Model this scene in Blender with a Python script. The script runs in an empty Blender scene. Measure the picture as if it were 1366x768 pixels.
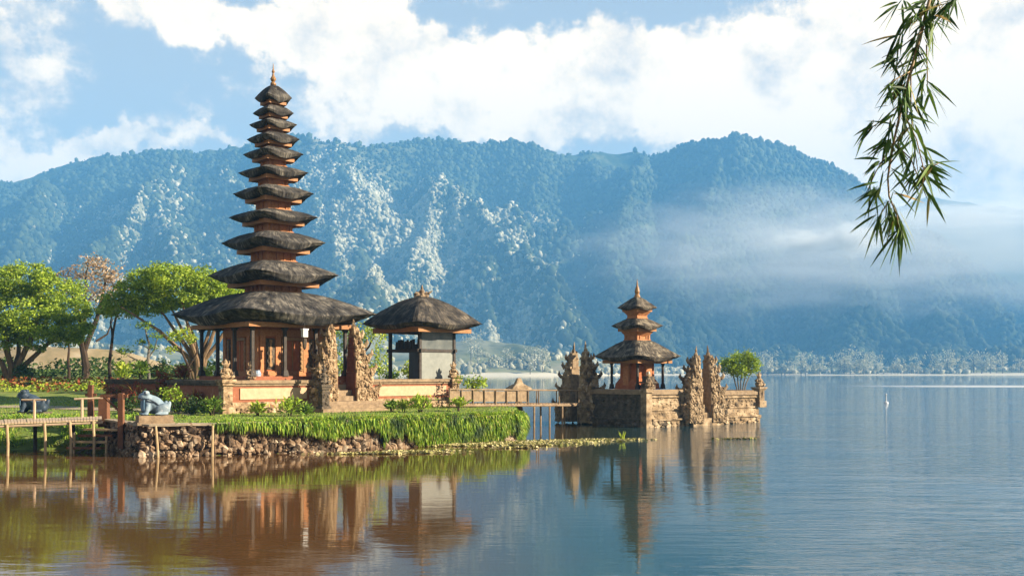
import bpy, bmesh, math, random
import numpy as np
from mathutils import Vector, Matrix, Euler
from mathutils import noise as mnoise

HAZE = 0.00025
MIST = True
SC = bpy.context.scene
COL = SC.collection
R = math.radians
H0 = 3.3                      # eye height over the lake (m)
FX = 1366.0

# ------------------------------------------------------------------ camera
cam_d = bpy.data.cameras.new('camera')
cam = bpy.data.objects.new('camera', cam_d)
COL.objects.link(cam)
cam.location = (0, 0, H0)
cam.rotation_euler = (R(90), 0, 0)
cam_d.sensor_width = 36
cam_d.lens = 36
cam_d.shift_y = 113.0 / 1366
cam_d.clip_start = 0.1
cam_d.clip_end = 20000
SC.camera = cam

# ------------------------------------------------------------------ light, exposure
SUN_AZ = 99.0                # degrees clockwise from +Y
SUN_EL = 25.0
SC.view_settings.view_transform = 'Standard'
SC.view_settings.look = 'None'
SC.view_settings.gamma = 1
SC.view_settings.use_curve_mapping = False
SC.view_settings.exposure = 1.6
sun_d = bpy.data.lights.new('sun', 'SUN')
sun_d.energy = 5.0
sun_d.angle = R(0.5)
sun_d.color = (1.0, 0.86, 0.66)
sun = bpy.data.objects.new('sun', sun_d)
COL.objects.link(sun)
sd = Vector((math.sin(R(SUN_AZ)) * math.cos(R(SUN_EL)), math.cos(R(SUN_AZ)) * math.cos(R(SUN_EL)), math.sin(R(SUN_EL))))
sun.rotation_euler = sd.to_track_quat('Z', 'Y').to_euler()
sun.location = (60, -40, 80)

CY = SC.cycles
CY.use_denoising = True
try:
    CY.denoiser = 'OPENIMAGEDENOISE'
    CY.denoising_input_passes = 'RGB_ALBEDO_NORMAL'
except Exception:
    pass
CY.max_bounces = 6
CY.diffuse_bounces = 2
CY.glossy_bounces = 3
CY.transmission_bounces = 3
CY.volume_bounces = 2
CY.transparent_max_bounces = 8
CY.caustics_reflective = False
CY.caustics_refractive = False
CY.sample_clamp_indirect = 6.0


class NT:
    """small helper that writes node graphs"""
    def __init__(s, tree):
        s.t = tree
        s.n = tree.nodes
        s.l = tree.links

    def node(s, typ, **kw):
        n = s.n.new(typ)
        for k, v in kw.items():
            setattr(n, k, v)
        return n

    def put(s, sock, v):
        if isinstance(v, bpy.types.NodeSocket):
            s.l.new(v, sock)
        elif v is not None:
            sock.default_value = v

    def m(s, op, a, b=None, c=None, clamp=False):
        n = s.node('ShaderNodeMath', operation=op)
        n.use_clamp = clamp
        for i, v in enumerate((a, b, c)):
            s.put(n.inputs[i], v)
        return n.outputs[0]

    def vm(s, op, a, b=None):
        n = s.node('ShaderNodeVectorMath', operation=op)
        s.put(n.inputs[0], a)
        s.put(n.inputs[1], b)
        return n.outputs[0]

    def ss(s, x, lo, hi):
        n = s.node('ShaderNodeMapRange', interpolation_type='SMOOTHSTEP')
        s.put(n.inputs[0], x)
        n.inputs[1].default_value = lo
        n.inputs[2].default_value = hi
        return n.outputs[0]

    def noise(s, vec, scale, detail=4, rough=0.55, out=0, dim='3D', dist=0.0):
        n = s.node('ShaderNodeTexNoise', noise_dimensions=dim)
        s.put(n.inputs['Vector'], vec)
        n.inputs['Scale'].default_value = scale
        n.inputs['Detail'].default_value = detail
        n.inputs['Roughness'].default_value = rough
        n.inputs['Distortion'].default_value = dist
        return n.outputs[out]

    def mix(s, f, a, b):
        n = s.node('ShaderNodeMix', data_type='RGBA')
        s.put(n.inputs[0], f)
        for i, v in ((6, a), (7, b)):
            if isinstance(v, tuple) and len(v) == 3:
                v = v + (1,)
            s.put(n.inputs[i], v)
        return n.outputs[2]

    def ramp(s, f, stops, interp='LINEAR'):
        n = s.node('ShaderNodeValToRGB')
        n.color_ramp.interpolation = interp
        el = n.color_ramp.elements
        while len(el) < len(stops):
            el.new(0.5)
        for e, (p, c) in zip(el, stops):
            e.position = p
            e.color = tuple(c) + (1,)
        s.put(n.inputs[0], f)
        return n.outputs[0]


# ------------------------------------------------------------------ sky
world = bpy.data.worlds.new('World')
SC.world = world
world.use_nodes = True
world.node_tree.nodes.clear()
W = NT(world.node_tree)
w_out = W.node('ShaderNodeOutputWorld')
w_bg = W.node('ShaderNodeBackground')
w_bg.inputs['Strength'].default_value = 0.052
sky = W.node('ShaderNodeTexSky', sky_type='NISHITA')
sky.sun_disc = False
sky.sun_elevation = R(SUN_EL)
sky.sun_rotation = R(SUN_AZ)
sky.altitude = 1200
sky.air_density = 1.0
sky.dust_density = 1.2
sky.ozone_density = 1.5
w_dir = W.node('ShaderNodeTexCoord').outputs['Generated']
w_sep = W.node('ShaderNodeSeparateXYZ')
W.l.new(w_dir, w_sep.inputs[0])
wx, wy, wz = w_sep.outputs
w_az = W.m('ARCTAN2', wx, wy)
w_el = W.m('ARCSINE', wz)
n1 = W.noise(w_dir, 7, 5, 0.6, 1)
n1s = W.node('ShaderNodeSeparateColor'); W.l.new(n1, n1s.inputs[0])
n2 = W.noise(w_dir, 26, 6, 0.62, 1)
n2s = W.node('ShaderNodeSeparateColor'); W.l.new(n2, n2s.inputs[0])
def warped(base, ch):
    a = W.m('MULTIPLY', W.m('SUBTRACT', n1s.outputs[ch], 0.5), 0.20)
    b = W.m('MULTIPLY', W.m('SUBTRACT', n2s.outputs[ch], 0.5), 0.07)
    return W.m('ADD', W.m('ADD', base, a), b)
waz = warped(w_az, 0)
wel = warped(w_el, 1)
# clouds standing in the sky, each a soft lobe of (azimuth, elevation, width, height, tilt, strength)
def px_dir(px, py):
    az = math.atan((px - 683) / FX)
    return az, math.atan((497 - py) / FX * math.cos(az))
clouds = [(255, 18, 140, 34, -24, 1.0), (400, 72, 180, 46, -20, 1.1), (590, 112, 210, 50, -12, 1.2),
          (520, 40, 150, 26, -34, .8), (800, 125, 210, 46, -8, 1.15), (1010, 128, 240, 56, -8, 1.15),
          (1290, 130, 210, 96, -10, 1.1), (1170, 20, 110, 50, 0, .75), (1345, 20, 80, 40, 10, .5),
          (930, 185, 260, 36, 0, .85), (1250, 240, 260, 60, 0, 1.0), (640, 172, 200, 24, 0, .6),
          (30, 215, 130, 36, 10, .62), (110, 195, 120, 22, 5, .5), (270, 190, 150, 18, 0, .5), (10, 40, 90, 22, -40, .35),
          (1600, 120, 260, 130, 0, 1.0), (-260, 120, 240, 70, 10, .8), (1900, 60, 260, 120, 0, .8),
          (760, 48, 120, 20, 0, .3), (930, 60, 150, 24, 0, .38)]
total = None
for (cx, cy, rx, ry, tilt, st) in clouds:
    a0, e0 = px_dir(cx, cy)
    da = W.m('SUBTRACT', waz, a0)
    de = W.m('SUBTRACT', wel, e0)
    c_, s_ = math.cos(R(tilt)), math.sin(R(tilt))
    u = W.m('ADD', W.m('MULTIPLY', da, c_ * FX / rx), W.m('MULTIPLY', de, s_ * FX / rx))
    v = W.m('ADD', W.m('MULTIPLY', da, -s_ * FX / ry), W.m('MULTIPLY', de, c_ * FX / ry))
    d2 = W.m('ADD', W.m('MULTIPLY', u, u), W.m('MULTIPLY', v, v))
    g = W.m('MULTIPLY', W.m('POWER', 2.718, W.m('MULTIPLY', d2, -1.0)), st)
    total = g if total is None else W.m('ADD', total, g)
# scattered cloud everywhere else (overhead and behind), from noise on a cloud deck
n_deck = W.noise(w_dir, 2.6, 6, 0.6, 0)
deck = W.m('MULTIPLY', W.ss(n_deck, 0.50, 0.70), 0.30)
up_or_back = W.m('MAXIMUM', W.ss(w_el, 0.40, 0.62), W.ss(W.m('MULTIPLY', wy, -1.0), -0.35, 0.1))
total = W.m('ADD', W.m('MINIMUM', total, 0.92), W.m('MULTIPLY', deck, up_or_back))
wisps = W.m('MULTIPLY', W.ss(W.noise(W.vm('MULTIPLY', w_dir, (1, 1, 2.2)), 6, 8, 0.62, 0), 0.38, 0.72), 0.55)
fine = W.m('ADD', W.m('MULTIPLY', W.noise(w_dir, 38, 8, 0.66, 0), .45), W.m('MULTIPLY', W.noise(w_dir, 11, 8, 0.62, 0), .55))
dens = W.m('ADD', total, W.m('MULTIPLY', W.m('SUBTRACT', fine, 0.5), 2.1))
dens = W.m('ADD', dens, wisps)
mask = W.ss(dens, 0.30, 0.80)
thick = W.ss(W.m('ADD', dens, W.m('MULTIPLY', W.m('SUBTRACT', W.noise(w_dir, 11, 6, .6), 0.5), 2.6)), 0.22, 1.18)
cl_col = W.mix(thick, (5.6, 4.9, 4.1), (11.2, 8.7, 5.7))
low_haze = W.m('SUBTRACT', 0.82, W.m('MULTIPLY', W.ss(w_el, 0.22, 0.70), 0.72))
sky_col = W.mix(low_haze, sky.outputs[0], (4.3, 4.15, 3.8))
W.l.new(W.mix(mask, sky_col, cl_col), w_bg.inputs['Color'])
W.l.new(w_bg.outputs[0], w_out.inputs[0])


# ------------------------------------------------------------------ helpers
def gx(px, Y):
    return (px - 683.0) / FX * Y

def gz(py, Y):
    return H0 + (497.0 - py) / FX * Y

def tag(o, label=None, cat=None, group=None, kind=None):
    if label: o['label'] = label
    if cat: o['category'] = cat
    if group: o['group'] = group
    if kind: o['kind'] = kind
    return o

def empty(name, loc, rz=0.0, label=None, cat=None, group=None):
    o = bpy.data.objects.new(name, None)
    o.empty_display_size = 0.3
    o.location = loc
    o.rotation_euler = (0, 0, rz)
    COL.objects.link(o)
    return tag(o, label, cat, group)

def link_mesh(name, me, mat, parent=None, smooth=False):
    if mat is not None:
        me.materials.append(mat)
    if smooth:
        me.polygons.foreach_set('use_smooth', [True] * len(me.polygons))
    o = bpy.data.objects.new(name, me)
    COL.objects.link(o)
    if parent is not None:
        o.parent = parent
    return o

def np_mesh(name, V, F):
    """V (n,3), F (m,k) -> mesh"""
    me = bpy.data.meshes.new(name)
    V = np.ascontiguousarray(V, dtype=np.float32)
    F = np.ascontiguousarray(F, dtype=np.int32)
    k = F.shape[1]
    me.vertices.add(len(V))
    me.vertices.foreach_set('co', V.ravel())
    me.loops.add(F.size)
    me.loops.foreach_set('vertex_index', F.ravel())
    me.polygons.add(len(F))
    me.polygons.foreach_set('loop_start', np.arange(0, F.size, k, dtype=np.int32))
    me.polygons.foreach_set('loop_total', np.full(len(F), k, dtype=np.int32))
    me.update(calc_edges=True)
    return me

class MB:
    def __init__(s):
        s.v = []
        s.f = []

    def add(s, vs, fs, M=None):
        o = len(s.v)
        for p in vs:
            p = Vector(p)
            if M is not None:
                p = M @ p
            s.v.append(tuple(p))
        for f in fs:
            s.f.append(tuple(i + o for i in f))

    def box(s, c, size, M=None, taper=1.0, rz=0.0):
        x, y, z = size[0] / 2, size[1] / 2, size[2] / 2
        t = taper
        vs = [(-x, -y, -z), (x, -y, -z), (x, y, -z), (-x, y, -z), (-x * t, -y * t, z), (x * t, -y * t, z), (x * t, y * t, z), (-x * t, y * t, z)]
        cr, sr = math.cos(rz), math.sin(rz)
        vs = [(c[0] + p[0] * cr - p[1] * sr, c[1] + p[0] * sr + p[1] * cr, c[2] + p[2]) for p in vs]
        s.add(vs, [(0, 3, 2, 1), (4, 5, 6, 7), (0, 1, 5, 4), (1, 2, 6, 5), (2, 3, 7, 6), (3, 0, 4, 7)], M)

    def bx(s, x0, x1, y0, y1, z0, z1, M=None):
        s.box(((x0 + x1) / 2, (y0 + y1) / 2, (z0 + z1) / 2), (x1 - x0, y1 - y0, z1 - z0), M)

    def loft(s, rings, cap0=True, cap1=True, M=None):
        n = len(rings[0])
        vs = [p for r in rings for p in r]
        fs = []
        for i in range(len(rings) - 1):
            for j in range(n):
                a, b = i * n + j, i * n + (j + 1) % n
                fs.append((a, b, b + n, a + n))
        if cap0: fs.append(tuple(reversed(range(n))))
        if cap1: fs.append(tuple(range((len(rings) - 1) * n, len(rings) * n)))
        s.add(vs, fs, M)

    def tube(s, pts, rad, n=7, M=None):
        pts = [Vector(p) for p in pts]
        if not hasattr(rad, '__len__'):
            rad = [rad] * len(pts)
        rings = []
        ref = None
        for i, p in enumerate(pts):
            d = (pts[min(i + 1, len(pts) - 1)] - pts[max(i - 1, 0)]).normalized()
            if ref is None or abs(ref.dot(d)) > 0.98:
                ref = Vector((1, 0, 0)) if abs(d.x) < 0.8 else Vector((0, 1, 0))
            a = (ref - d * ref.dot(d)).normalized()
            b = d.cross(a)
            ref = a
            rings.append([tuple(p + (a * math.cos(2 * math.pi * k / n) + b * math.sin(2 * math.pi * k / n)) * rad[i]) for k in range(n)])
        s.loft(rings, M=M)

    def lathe(s, prof, n=16, c=(0, 0, 0), M=None):
        rings = [[(c[0] + r * math.cos(2 * math.pi * k / n), c[1] + r * math.sin(2 * math.pi * k / n), c[2] + z) for k in range(n)] for r, z in prof]
        s.loft(rings, M=M)

    def rock(s, c, size, rng, M=None, sub=1, amt=0.25):
        bm = bmesh.new()
        bmesh.ops.create_icosphere(bm, subdivisions=sub, radius=1.0)
        rot = Euler((rng.uniform(0, 6), rng.uniform(0, 6), rng.uniform(0, 6))).to_matrix()
        vs = []
        for v in bm.verts:
            p = rot @ (v.co * (1 + rng.uniform(-amt, amt)))
            vs.append((c[0] + p.x * size[0], c[1] + p.y * size[1], c[2] + p.z * size[2]))
        fs = [tuple(v.index for v in f.verts) for f in bm.faces]
        bm.free()
        s.add(vs, fs, M)

    def rough(s, amt, freq=2.0, seed=0):
        out = []
        for p in s.v:
            q = Vector(p) * freq + Vector((seed * 7.1, seed * 3.3, 0))
            d = mnoise.noise_vector(q) * amt
            out.append((p[0] + d.x, p[1] + d.y, p[2] + d.z))
        s.v = out
        return s

    def build(s, name, mat, parent=None, smooth=False):
        me = bpy.data.meshes.new(name)
        me.from_pydata(s.v, [], s.f)
        me.update()
        return link_mesh(name, me, mat, parent, smooth)


# ------------------------------------------------------------------ materials
ALB = 0.74          # common factor darkening surface colours to suit the exposure
def surf(name, cols, scale=3.0, rough=0.85, bump=0.0, bscale=None, stretch=(1, 1, 1), island=0.0, coord='Object', detail=6, spots=None, spec=0.3, contrast=(0.3, 0.7)):
    """cols: two or three colours mixed by noise; spots: (colour, scale, threshold)"""
    m = bpy.data.materials.new(name)
    m.use_nodes = True
    t = NT(m.node_tree)
    b = m.node_tree.nodes['Principled BSDF']
    tc = t.node('ShaderNodeTexCoord').outputs[coord]
    vec = t.vm('MULTIPLY', tc, stretch)
    n = t.noise(vec, scale, detail, 0.6)
    lo, hi = contrast
    cols = [tuple(q * ALB for q in c_) for c_ in cols]
    if spots: spots = (tuple(q * ALB for q in spots[0]), spots[1], spots[2])
    if len(cols) == 2:
        c = t.ramp(n, [(lo, cols[0]), (hi, cols[1])])
    else:
        c = t.ramp(n, [(lo, cols[0]), ((lo + hi) / 2, cols[1]), (hi, cols[2])])
    if island:
        g = t.node('ShaderNodeNewGeometry').outputs['Random Per Island']
        hsv = t.node('ShaderNodeHueSaturation')
        t.l.new(c, hsv.inputs['Color'])
        t.put(hsv.inputs['Value'], t.m('ADD', t.m('MULTIPLY', g, 2 * island), 1 - island))
        c = hsv.outputs[0]
    if spots:
        f = t.ss(t.noise(tc, spots[1], 5, 0.65), spots[2], spots[2] + 0.08)
        c = t.mix(f, c, spots[0])
    t.put(b.inputs['Base Color'], c)
    b.inputs['Roughness'].default_value = rough
    b.inputs['Specular IOR Level'].default_value = spec
    if bump:
        bp = t.node('ShaderNodeBump')
        bp.inputs['Strength'].default_value = bump
        bp.inputs['Distance'].default_value = 0.05
        t.l.new(t.noise(vec, bscale or scale * 4, 5, 0.65), bp.inputs['Height'])
        t.l.new(bp.outputs[0], b.inputs['Normal'])
    return m

def thatch(name, cols, scale, worn):
    """palm fibre thatch: strands run down from the ridge, worn pale patches between"""
    m = bpy.data.materials.new(name)
    m.use_nodes = True
    t = NT(m.node_tree)
    b = m.node_tree.nodes['Principled BSDF']
    tc = t.node('ShaderNodeTexCoord').outputs['Object']
    sp = t.node('ShaderNodeSeparateXYZ'); t.l.new(tc, sp.inputs[0])
    x, y, z = sp.outputs
    ang = t.m('ARCTAN2', y, x)
    rad = t.m('SQRT', t.m('ADD', t.m('MULTIPLY', x, x), t.m('MULTIPLY', y, y)))
    cv = t.node('ShaderNodeCombineXYZ')
    t.put(cv.inputs[0], t.m('MULTIPLY', ang, 26.0)); t.put(cv.inputs[1], t.m('MULTIPLY', rad, 1.6)); t.put(cv.inputs[2], t.m('MULTIPLY', z, .9))
    strand = t.noise(cv.outputs[0], 1.0, 5, .65)
    patch = t.noise(tc, scale, 6, .65)
    f = t.m('ADD', t.m('MULTIPLY', strand, .42), t.m('MULTIPLY', patch, .58))
    c = t.ramp(f, [(.36, cols[0]), (.5, cols[1]), (.66, cols[2])])
    c = t.mix(t.m('MULTIPLY', t.ss(t.noise(tc, scale * .8, 5, .7), .55, .68), t.ss(strand, .4, .6)), c, worn)
    t.put(b.inputs['Base Color'], c)
    b.inputs['Roughness'].default_value = .95
    b.inputs['Specular IOR Level'].default_value = .06
    bp = t.node('ShaderNodeBump')
    bp.inputs['Strength'].default_value = .7
    bp.inputs['Distance'].default_value = .05
    t.l.new(t.m('ADD', strand, t.m('MULTIPLY', t.noise(tc, 22, 4, .7), .5)), bp.inputs['Height'])
    t.l.new(bp.outputs[0], b.inputs['Normal'])
    return m

def leafmat(name, stops, trans=0.35, rough=0.6, patch=0):
    m = bpy.data.materials.new(name)
    m.use_nodes = True
    t = NT(m.node_tree)
    b = m.node_tree.nodes['Principled BSDF']
    out = m.node_tree.nodes['Material Output']
    g = t.node('ShaderNodeNewGeometry').outputs['Random Per Island']
    c = t.ramp(g, stops)
    if patch:                                  # patches of older, drier and of fresher growth
        pn = t.noise(t.node('ShaderNodeNewGeometry').outputs['Position'], patch, 4, .6)
        c = t.mix(t.ss(pn, .50, .68), c, tuple(stops[0][1][i] * .9 + .04 for i in range(3)))
        c = t.mix(t.m('MULTIPLY', t.ss(t.noise(t.node('ShaderNodeNewGeometry').outputs['Position'], patch * 1.7, 3, .6), .58, .70), .6), c, (.36, .33, .07))
    t.put(b.inputs['Base Color'], c)
    b.inputs['Roughness'].default_value = rough
    b.inputs['Specular IOR Level'].default_value = 0.25
    tr = t.node('ShaderNodeBsdfTranslucent')
    t.put(tr.inputs['Color'], c)
    mx = t.node('ShaderNodeMixShader')
    mx.inputs[0].default_value = trans
    t.l.new(b.outputs[0], mx.inputs[1])
    t.l.new(tr.outputs[0], mx.inputs[2])
    t.l.new(mx.outputs[0], out.inputs['Surface'])
    return m

M = {}
M['thatch'] = thatch('black_palm_thatch', [(.010, .010, .011), (.050, .046, .042), (.185, .165, .135)], 1.6, (.24, .21, .165))
M['thatch_new'] = thatch('dark_palm_thatch', [(.010, .010, .011), (.050, .044, .038), (.155, .13, .10)], 1.8, (.19, .155, .11))
M['thatch_moss'] = thatch('weathered_thatch', [(.014, .013, .014), (.075, .063, .05), (.30, .25, .18)], 2.4, (.42, .36, .25))
M['gold_wood'] = surf('ochre_painted_wood', [(.36, .15, .05), (.48, .23, .08)], 6, .6, .2)
M['red_wall'] = surf('red_brick_plaster', [(.38, .105, .035), (.54, .18, .065)], 4, .8, .3, 20, spots=((.62, .28, .12), 3.0, .60))
M['tower'] = surf('tower_carved_wood', [(.42, .145, .05), (.64, .30, .12)], 9, .7, .4, 30)
M['brick'] = surf('terracotta_brick', [(.30, .095, .045), (.44, .17, .085)], 5, .85, .5, 30, spots=((.50, .31, .18), 2.6, .6))
M['inner'] = surf('dark_red_brick', [(.13, .05, .03), (.26, .11, .06)], 4, .9, .5, 25)
M['cream'] = surf('cream_plaster', [(.58, .37, .22), (.72, .50, .31)], 5, .8, .2, 30)
M['coping'] = surf('weathered_coping_stone', [(.22, .15, .09), (.46, .33, .20)], 4, .9, .6, 25)
M['stone'] = surf('carved_sandstone', [(.07, .048, .03), (.36, .235, .125), (.68, .50, .31)], 3.2, .9, .9, 18, contrast=(.32, .64), spots=((.36, .14, .07), 2.2, .62))
M['stone_pale'] = surf('worn_sandstone', [(.06, .045, .032), (.36, .25, .14), (.66, .50, .32)], 1.8, .9, .8, 16, contrast=(.30, .66), spots=((.10, .08, .06), 1.1, .58))
M['stone_dark'] = surf('mossy_and_shaded_stone', [(.05, .04, .03), (.13, .10, .07), (.24, .18, .12)], 3.0, .92, .8, 16)
M['dark_wood'] = surf('dark_timber', [(.035, .028, .022), (.09, .07, .055)], 6, .7, .3)
M['pane'] = surf('grey_glazed_panel', [(.22, .235, .21), (.32, .33, .29)], 2.5, .45, .1)
M['dark_pane'] = surf('dark_panel', [(.03, .03, .035), (.06, .06, .065)], 2.5, .4, .1)
M['gilt'] = surf('gilded_finial', [(.26, .12, .04), (.46, .26, .09)], 8, .45, .2)
M['grass'] = surf('lawn', [(.10, .16, .02), (.20, .26, .04), (.32, .30, .10)], .9, .95, .8, 12, coord='Object', contrast=(.3, .72))
M['path'] = surf('pale_path', [(.36, .28, .18), (.46, .37, .25)], 2, .9, .3)
M['plank'] = surf('bleached_planks', [(.50, .36, .22), (.66, .50, .34)], 3, .8, .3, 20, (1, 6, 1))
M['bamboo_post'] = surf('bamboo_pole', [(.42, .29, .14), (.60, .44, .25)], 4, .7, .2)
M['bridge_wood'] = surf('weathered_bridge_wood', [(.20, .13, .075), (.42, .30, .18)], 3, .85, .3)
M['red_post'] = surf('red_brown_post', [(.14, .055, .028), (.26, .115, .055)], 5, .8, .3)
M['rock'] = surf('rubble_stone', [(.05, .03, .02), (.24, .155, .09), (.60, .49, .35)], 2.6, .9, .6, 14, island=.75, contrast=(.28, .72))
M['mortar'] = surf('wet_earth', [(.05, .03, .018), (.13, .08, .045)], 3, .95, .6)
M['frog_pale'] = surf('pale_blue_grey_paint', [(.12, .19, .25), (.36, .45, .50)], 3.0, .6, .3, spots=((.60, .64, .65), 2.0, .58))
M['frog_blue'] = surf('blue_paint', [(.08, .17, .27), (.20, .33, .44)], 9, .55, .2)
M['frog_dark'] = surf('dark_slate_paint', [(.02, .035, .055), (.06, .09, .13)], 4, .5, .3)
M['white'] = surf('white_paint', [(.72, .72, .70), (.82, .82, .80)], 6, .5)
M['bark_dark'] = surf('dark_bark', [(.035, .022, .014), (.10, .065, .04)], 5, .95, .8, 20, (1, 1, .3))
M['bark_tan'] = surf('tan_bark', [(.14, .085, .045), (.32, .21, .12)], 5, .95, .8, 20, (1, 1, .3))
M['bark_grey'] = surf('grey_bark', [(.10, .09, .075), (.26, .23, .19)], 5, .95, .8, 20, (1, 1, .3))
M['leaf_bright'] = leafmat('bright_green_leaves', [(0, (.12, .20, .014)), (.5, (.28, .40, .028)), (1, (.46, .55, .06))], patch=.8)
M['leaf_mid'] = leafmat('mid_green_leaves', [(0, (0.061, 0.121, 0.016)), (.5, (0.135, 0.230, 0.027)), (1, (0.257, 0.351, 0.041))])
M['leaf_dark'] = leafmat('dark_green_leaves', [(0, (.018, .04, .01)), (.6, (.04, .08, .016)), (1, (.09, .14, .025))])
M['leaf_brown'] = leafmat('dry_tan_leaves', [(0, (.18, .10, .05)), (.5, (.42, .29, .17)), (1, (.62, .49, .33))])
M['leaf_red'] = leafmat('red_leaves', [(0, (.16, .03, .015)), (.5, (.32, .08, .03)), (.8, (.12, .14, .02)), (1, (.45, .2, .06))])
M['leaf_lime'] = leafmat('yellow_green_leaves', [(0, (.16, .25, .018)), (.5, (.34, .44, .035)), (1, (.52, .55, .08))])
M['leaf_grass'] = leafmat('grass_blades', [(0, (.045, .10, .01)), (.3, (.15, .28, .022)), (.75, (.33, .47, .04)), (.92, (.42, .48, .06)), (1, (.46, .36, .14))], patch=.9)
M['leaf_bamboo'] = leafmat('bamboo_leaves', [(0, (0.022, 0.056, 0.015)), (.55, (0.062, 0.125, 0.025)), (.9, (0.150, 0.237, 0.037)), (1, (0.425, 0.275, 0.100))], .25)
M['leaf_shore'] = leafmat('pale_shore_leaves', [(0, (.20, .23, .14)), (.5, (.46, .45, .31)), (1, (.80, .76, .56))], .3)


def leaf_cloud(name, C, size, rng, mat, parent=None, up=0.4, aspect=0.55):
    """diamond leaves at points C (n,3)"""
    n = len(C)
    d = rng.normal(size=(n, 3))
    d[:, 2] *= (1 - up)
    d /= np.linalg.norm(d, axis=1)[:, None] + 1e-9
    e = rng.normal(size=(n, 3))
    e -= (e * d).sum(1)[:, None] * d
    e /= np.linalg.norm(e, axis=1)[:, None] + 1e-9
    s = size * rng.uniform(.65, 1.35, n)[:, None]
    V = np.stack([C - d * s * .5, C + e * s * aspect * .5, C + d * s * .5, C - e * s * aspect * .5], 1).reshape(-1, 3)
    F = np.arange(4 * n).reshape(-1, 4)
    return link_mesh(name, np_mesh(name, V, F), mat, parent)

def clump_points(blobs, rng, per, spread, shell=.75, flat=1.0):
    """blobs: (centre, radii, clump count) -> leaf positions gathered into clumps near each blob's surface"""
    out = []
    for c, r, k in blobs:
        d = rng.normal(size=(k, 3))
        d /= np.linalg.norm(d, axis=1)[:, None]
        rad = shell + (1 - shell) * rng.uniform(0, 1, (k, 1)) + rng.normal(0, .06, (k, 1))
        cc = np.array(c) + d * rad * np.array(r)
        for q in cc:
            m = max(3, int(per * rng.uniform(.5, 1.5)))
            g = rng.normal(size=(m, 3)) * spread * rng.uniform(.6, 1.3)
            g[:, 2] *= flat
            out.append(q + g)
    return np.concatenate(out)

def vhash(ix, iy, seed):
    h = (ix.astype(np.int64) * 374761393 + iy.astype(np.int64) * 668265263 + seed * 1442695041) & 0x7fffffff
    h = ((h ^ (h >> 13)) * 1274126177) & 0x7fffffff
    return ((h ^ (h >> 16)) & 0xffff) / 65535.0

def vnoise(x, y, seed=0):
    ix, iy = np.floor(x), np.floor(y)
    fx, fy = x - ix, y - iy
    fx = fx * fx * (3 - 2 * fx); fy = fy * fy * (3 - 2 * fy)
    a = vhash(ix, iy, seed); b = vhash(ix + 1, iy, seed); c = vhash(ix, iy + 1, seed); d = vhash(ix + 1, iy + 1, seed)
    return (a * (1 - fx) + b * fx) * (1 - fy) + (c * (1 - fx) + d * fx) * fy

def fbm(x, y, seed=0, oct=4, ridged=False):
    s = 0; a = 1; t = 0
    for o in range(oct):
        v = vnoise(x * 2 ** o + o * 17.3, y * 2 ** o - o * 9.1, seed + o)
        if ridged: v = 1 - np.abs(2 * v - 1)
        s = s + v * a; t += a; a *= .5
    return s / t

# ================================================================== MOUNTAIN
SKY_PX = np.array([-900, -600, -300, -100, 0, 60, 120, 165, 200, 260, 330, 380, 420, 480, 530, 560, 640, 690, 720, 745, 800, 850, 870, 910, 945, 985, 1010, 1060, 1110, 1140, 1200, 1260, 1340, 1420, 1600, 2000, 2400])
SKY_PY = np.array([330, 300, 275, 262, 253, 232, 214, 207, 203, 203, 197, 192, 188, 195, 192, 188, 192, 190, 202, 208, 205, 205, 208, 195, 188, 181, 187, 203, 224, 243, 285, 325, 372, 410, 450, 470, 475])
FAR_PX = np.array([-900, 900, 1050, 1150, 1200, 1250, 1290, 1330, 1366, 1450, 1600, 1900, 2400])
FAR_PY = np.array([470, 400, 320, 285, 271, 266, 266, 273, 280, 285, 290, 310, 350])
SPURS = [
    [(560, 232, 2560), (598, 248, 2420), (640, 298, 2250), (690, 338, 2080), (735, 376, 1900), (757, 410, 1760), (775, 452, 1620)],
    [(598, 248, 2420), (572, 300, 2250), (545, 350, 2050), (530, 410, 1850), (520, 470, 1640)],
    [(660, 315, 2180), (650, 370, 1980), (655, 430, 1760), (660, 470, 1620)],
    [(430, 225, 2600), (445, 280, 2380), (470, 330, 2180), (490, 385, 1950), (505, 440, 1720)],
    [(235, 235, 2540), (205, 268, 2380), (165, 298, 2220), (130, 335, 2040), (100, 390, 1800)],
    [(205, 268, 2380), (225, 320, 2150), (240, 380, 1880), (250, 430, 1700)],
    [(290, 218, 2620), (330, 280, 2380), (352, 340, 2120), (362, 410, 1840)],
    [(60, 245, 2560), (40, 300, 2300), (10, 360, 2050), (-20, 420, 1800)],
    [(985, 183, 2700), (955, 240, 2500), (925, 305, 2280), (895, 370, 2030), (870, 440, 1760)],
    [(860, 208, 2690), (838, 270, 2450), (822, 330, 2230), (815, 400, 1960)],
    [(1100, 222, 2700), (1120, 290, 2420), (1135, 360, 2130), (1140, 430, 1830)],
    [(1230, 310, 2640), (1240, 370, 2300), (1250, 430, 1950)],
]
HILLS = [
    [(380, 478, 1300), (560, 462, 1330), (620, 455, 1330), (690, 462, 1300), (750, 478, 1260), (800, 492, 1220)],
    [(590, 490, 1120), (700, 492, 1120)],
    [(-250, 460, 1250), (0, 452, 1300), (120, 458, 1300), (300, 470, 1300)],
]
def seg_height(X, Y, line, slope):
    z = np.full(X.shape, -1e6)
    P = [np.array([gx(a, c), c, gz(b, c)]) for a, b, c in line]
    for p, q in zip(P[:-1], P[1:]):
        d = q[:2] - p[:2]
        t = np.clip(((X - p[0]) * d[0] + (Y - p[1]) * d[1]) / (d @ d), 0, 1)
        dist = np.hypot(X - p[0] - t * d[0], Y - p[1] - t * d[1])
        z = np.maximum(z, p[2] + t * (q[2] - p[2]) - slope * dist)
    return z

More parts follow.
